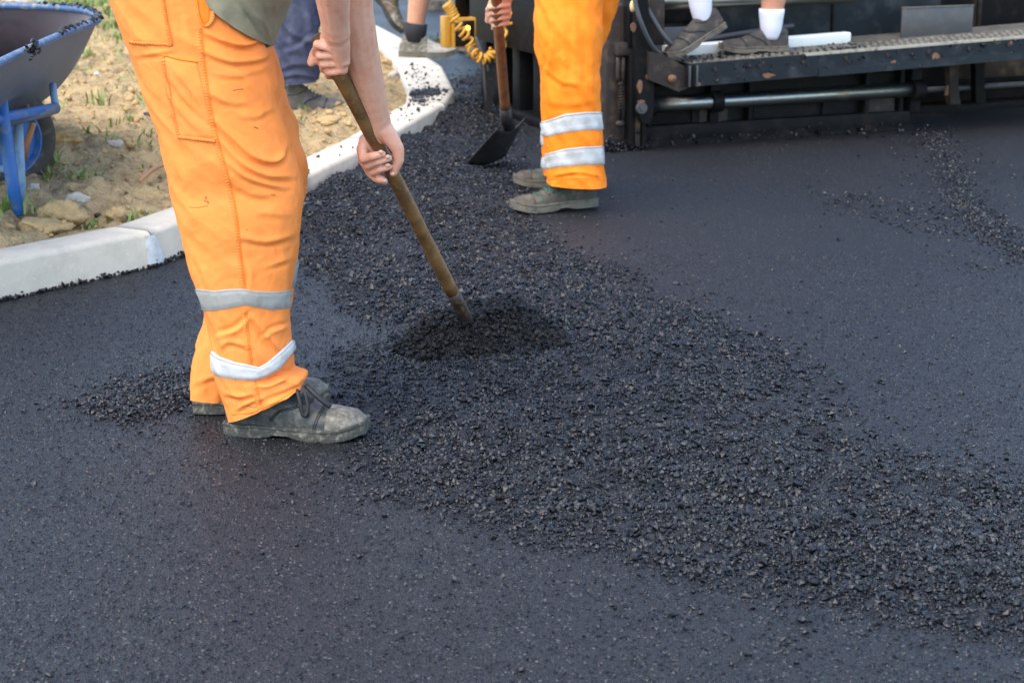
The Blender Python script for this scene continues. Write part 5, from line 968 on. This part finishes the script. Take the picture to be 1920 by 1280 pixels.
def traysurf(off):
    rows = []
    for t in np.linspace(0, 1, 14):
        e = t ** .8; r = bot * (1 - e) + rim * e; r[:, 2] = ZB + (ZR - ZB) * (t ** 1.35); c = r.mean(0); d = (c - r); d[:, 2] = 0; d /= np.linalg.norm(d, axis=1)[:, None]; rows.append(r + d * off + np.array([0, 0, off * .6]))
    return np.array(rows)
TO = traysurf(0.); n = TO.shape[1]
tray = mk('tray', TO.reshape(-1, 3), grid_faces(14, n) + [tuple(range(n))[::-1]], mt['tray'], WB)
TI = traysurf(.004); mk('tray_inside', TI.reshape(-1, 3), [f[::-1] for f in grid_faces(14, n)] + [tuple(range(n))], mt['trayin'], tray)
MB().tube(np.vstack([rim, rim[:1]]), .013, 10, cap=False).build('rim', mt['rim'], tray, True)
P = rim[rng.integers(20, 55, 160)] + np.c_[rng.normal(0, .004, (160, 2)), np.full(160, .012)]; r = np.clip(rng.lognormal(math.log(.007), .4, 160), .003, .014); lump = G(62, 90, ZR + .02)
P = np.vstack([P, lump + rng.normal(0, .010, (22, 3))]); r = np.r_[r, np.full(22, .008)]
Vc, Tc = stones(P, r, rng); mk_tris('stuck_asphalt', Vc - base_of(tray), Tc, mt['stone'], tray)['kind'] = 'stuff'
def tb_(name, pts, r, mat, par=WB): return MB().tube(pts, r, 12).build(name, mat, par, True)
f1 = G(36, 404, zs); f2 = G(42, 392, zs); zc = .30
tb_('leg', [AY(0, 178, 5.62), AY(8, 240, 5.6), AY(20, 320, 5.58), AY(33, 404, 5.56)], .021, mt['blue'])
tb_('leg', [AY(34, 228, 5.78), AY(38, 310, 5.76), AY(42, 394, 5.74)], .015, mt['bluepale'])
tb_('leg', [AY(-230, 228, 5.78), AY(-225, 310, 5.76), AY(-220, 394, 5.74)], .018, mt['blue'])
tb_('cross_tube', spline([AY(-20, 232, 5.65), AY(20, 226, 5.70), AY(70, 213, 5.80), AY(104, 203, 5.9)], 10), .019, mt['tray'])
tb_('tray_stay', [AY(105, 205, 5.9), AY(101, 180, 5.95), AY(99, 160, 6.0)], .012, mt['bluepale'])
tb_('brace', [AY(-30, 318, 5.72), AY(15, 316, 5.72)], .012, mt['bluepale'])
tb_('handle', [AY(104, 203, 5.9), AY(0, 222, 5.6), AY(-300, 330, 4.9), AY(-420, 300, 4.6)], .018, mt['blue']); tb_('handle', [AY(-60, 200, 6.4), AY(-300, 240, 5.9), AY(-620, 270, 5.4)], .018, mt['blue'])
tb_('fork_strut', [AY(62, 232, 6.0), AY(50, 270, 6.02), AY(45, 300, 6.05)], .011, mt['stick'])
MB().box(tuple(AY(15, 212, 6.1) - np.array([.06, .05, .01])), tuple(AY(60, 200, 6.1) + np.array([.0, .05, .015])), .004).build('wooden_block', mt['wood'], WB)
wc = AY(18, 300, 6.05); wr_ = .165; wc[2] = zs - .02 + wr_; wax = Vector((.75, -.66, 0)).normalized(); q = wax.to_track_quat('Z', 'Y'); V = []
def lathe(name, prof_, mat, parent, nseg=48):
    V = [];
    for k in range(nseg):
        a = 2 * math.pi * k / nseg
        for (rr, hh) in prof_: V.append(np.array(q @ Vector((rr * math.cos(a), rr * math.sin(a), hh))) + wc)
    m = len(prof_); return mk(name, V, [(k * m + i, ((k + 1) % nseg) * m + i, ((k + 1) % nseg) * m + i + 1, k * m + i + 1) for k in range(nseg) for i in range(m - 1)], mat, parent)
whl = lathe('wheel', [(.118, -.03), (.118, .03), (.105, .032), (.095, .012), (.03, .014), (.028, .035), (.0, .036)], mt['blue'], WB); sharp(whl)
lathe('tyre', [(.112 + .053 * .5 + .04 * math.cos(a) * 1.0, .042 * math.sin(a)) for a in np.linspace(0, 2 * math.pi, 17)], mt['tyre'], whl)
# sack lying on the grass behind the barrow
g = G(10, 8, .15); me = rock_mesh('plastic_sack', (.20, .15, .11), 77, .35); o = link('plastic_sack', me, mt['bag']); o.location = (g[0], g[1] + .2, .18); tag(o, 'white and blue plastic sack on the grass behind the wheelbarrow', 'sack')
me = rock_mesh('blue_print', (.10, .10, .07), 78, .35); o2 = link('blue_print', me, mt['bagblue'], o); o2.location = (-.10, -.03, .07)
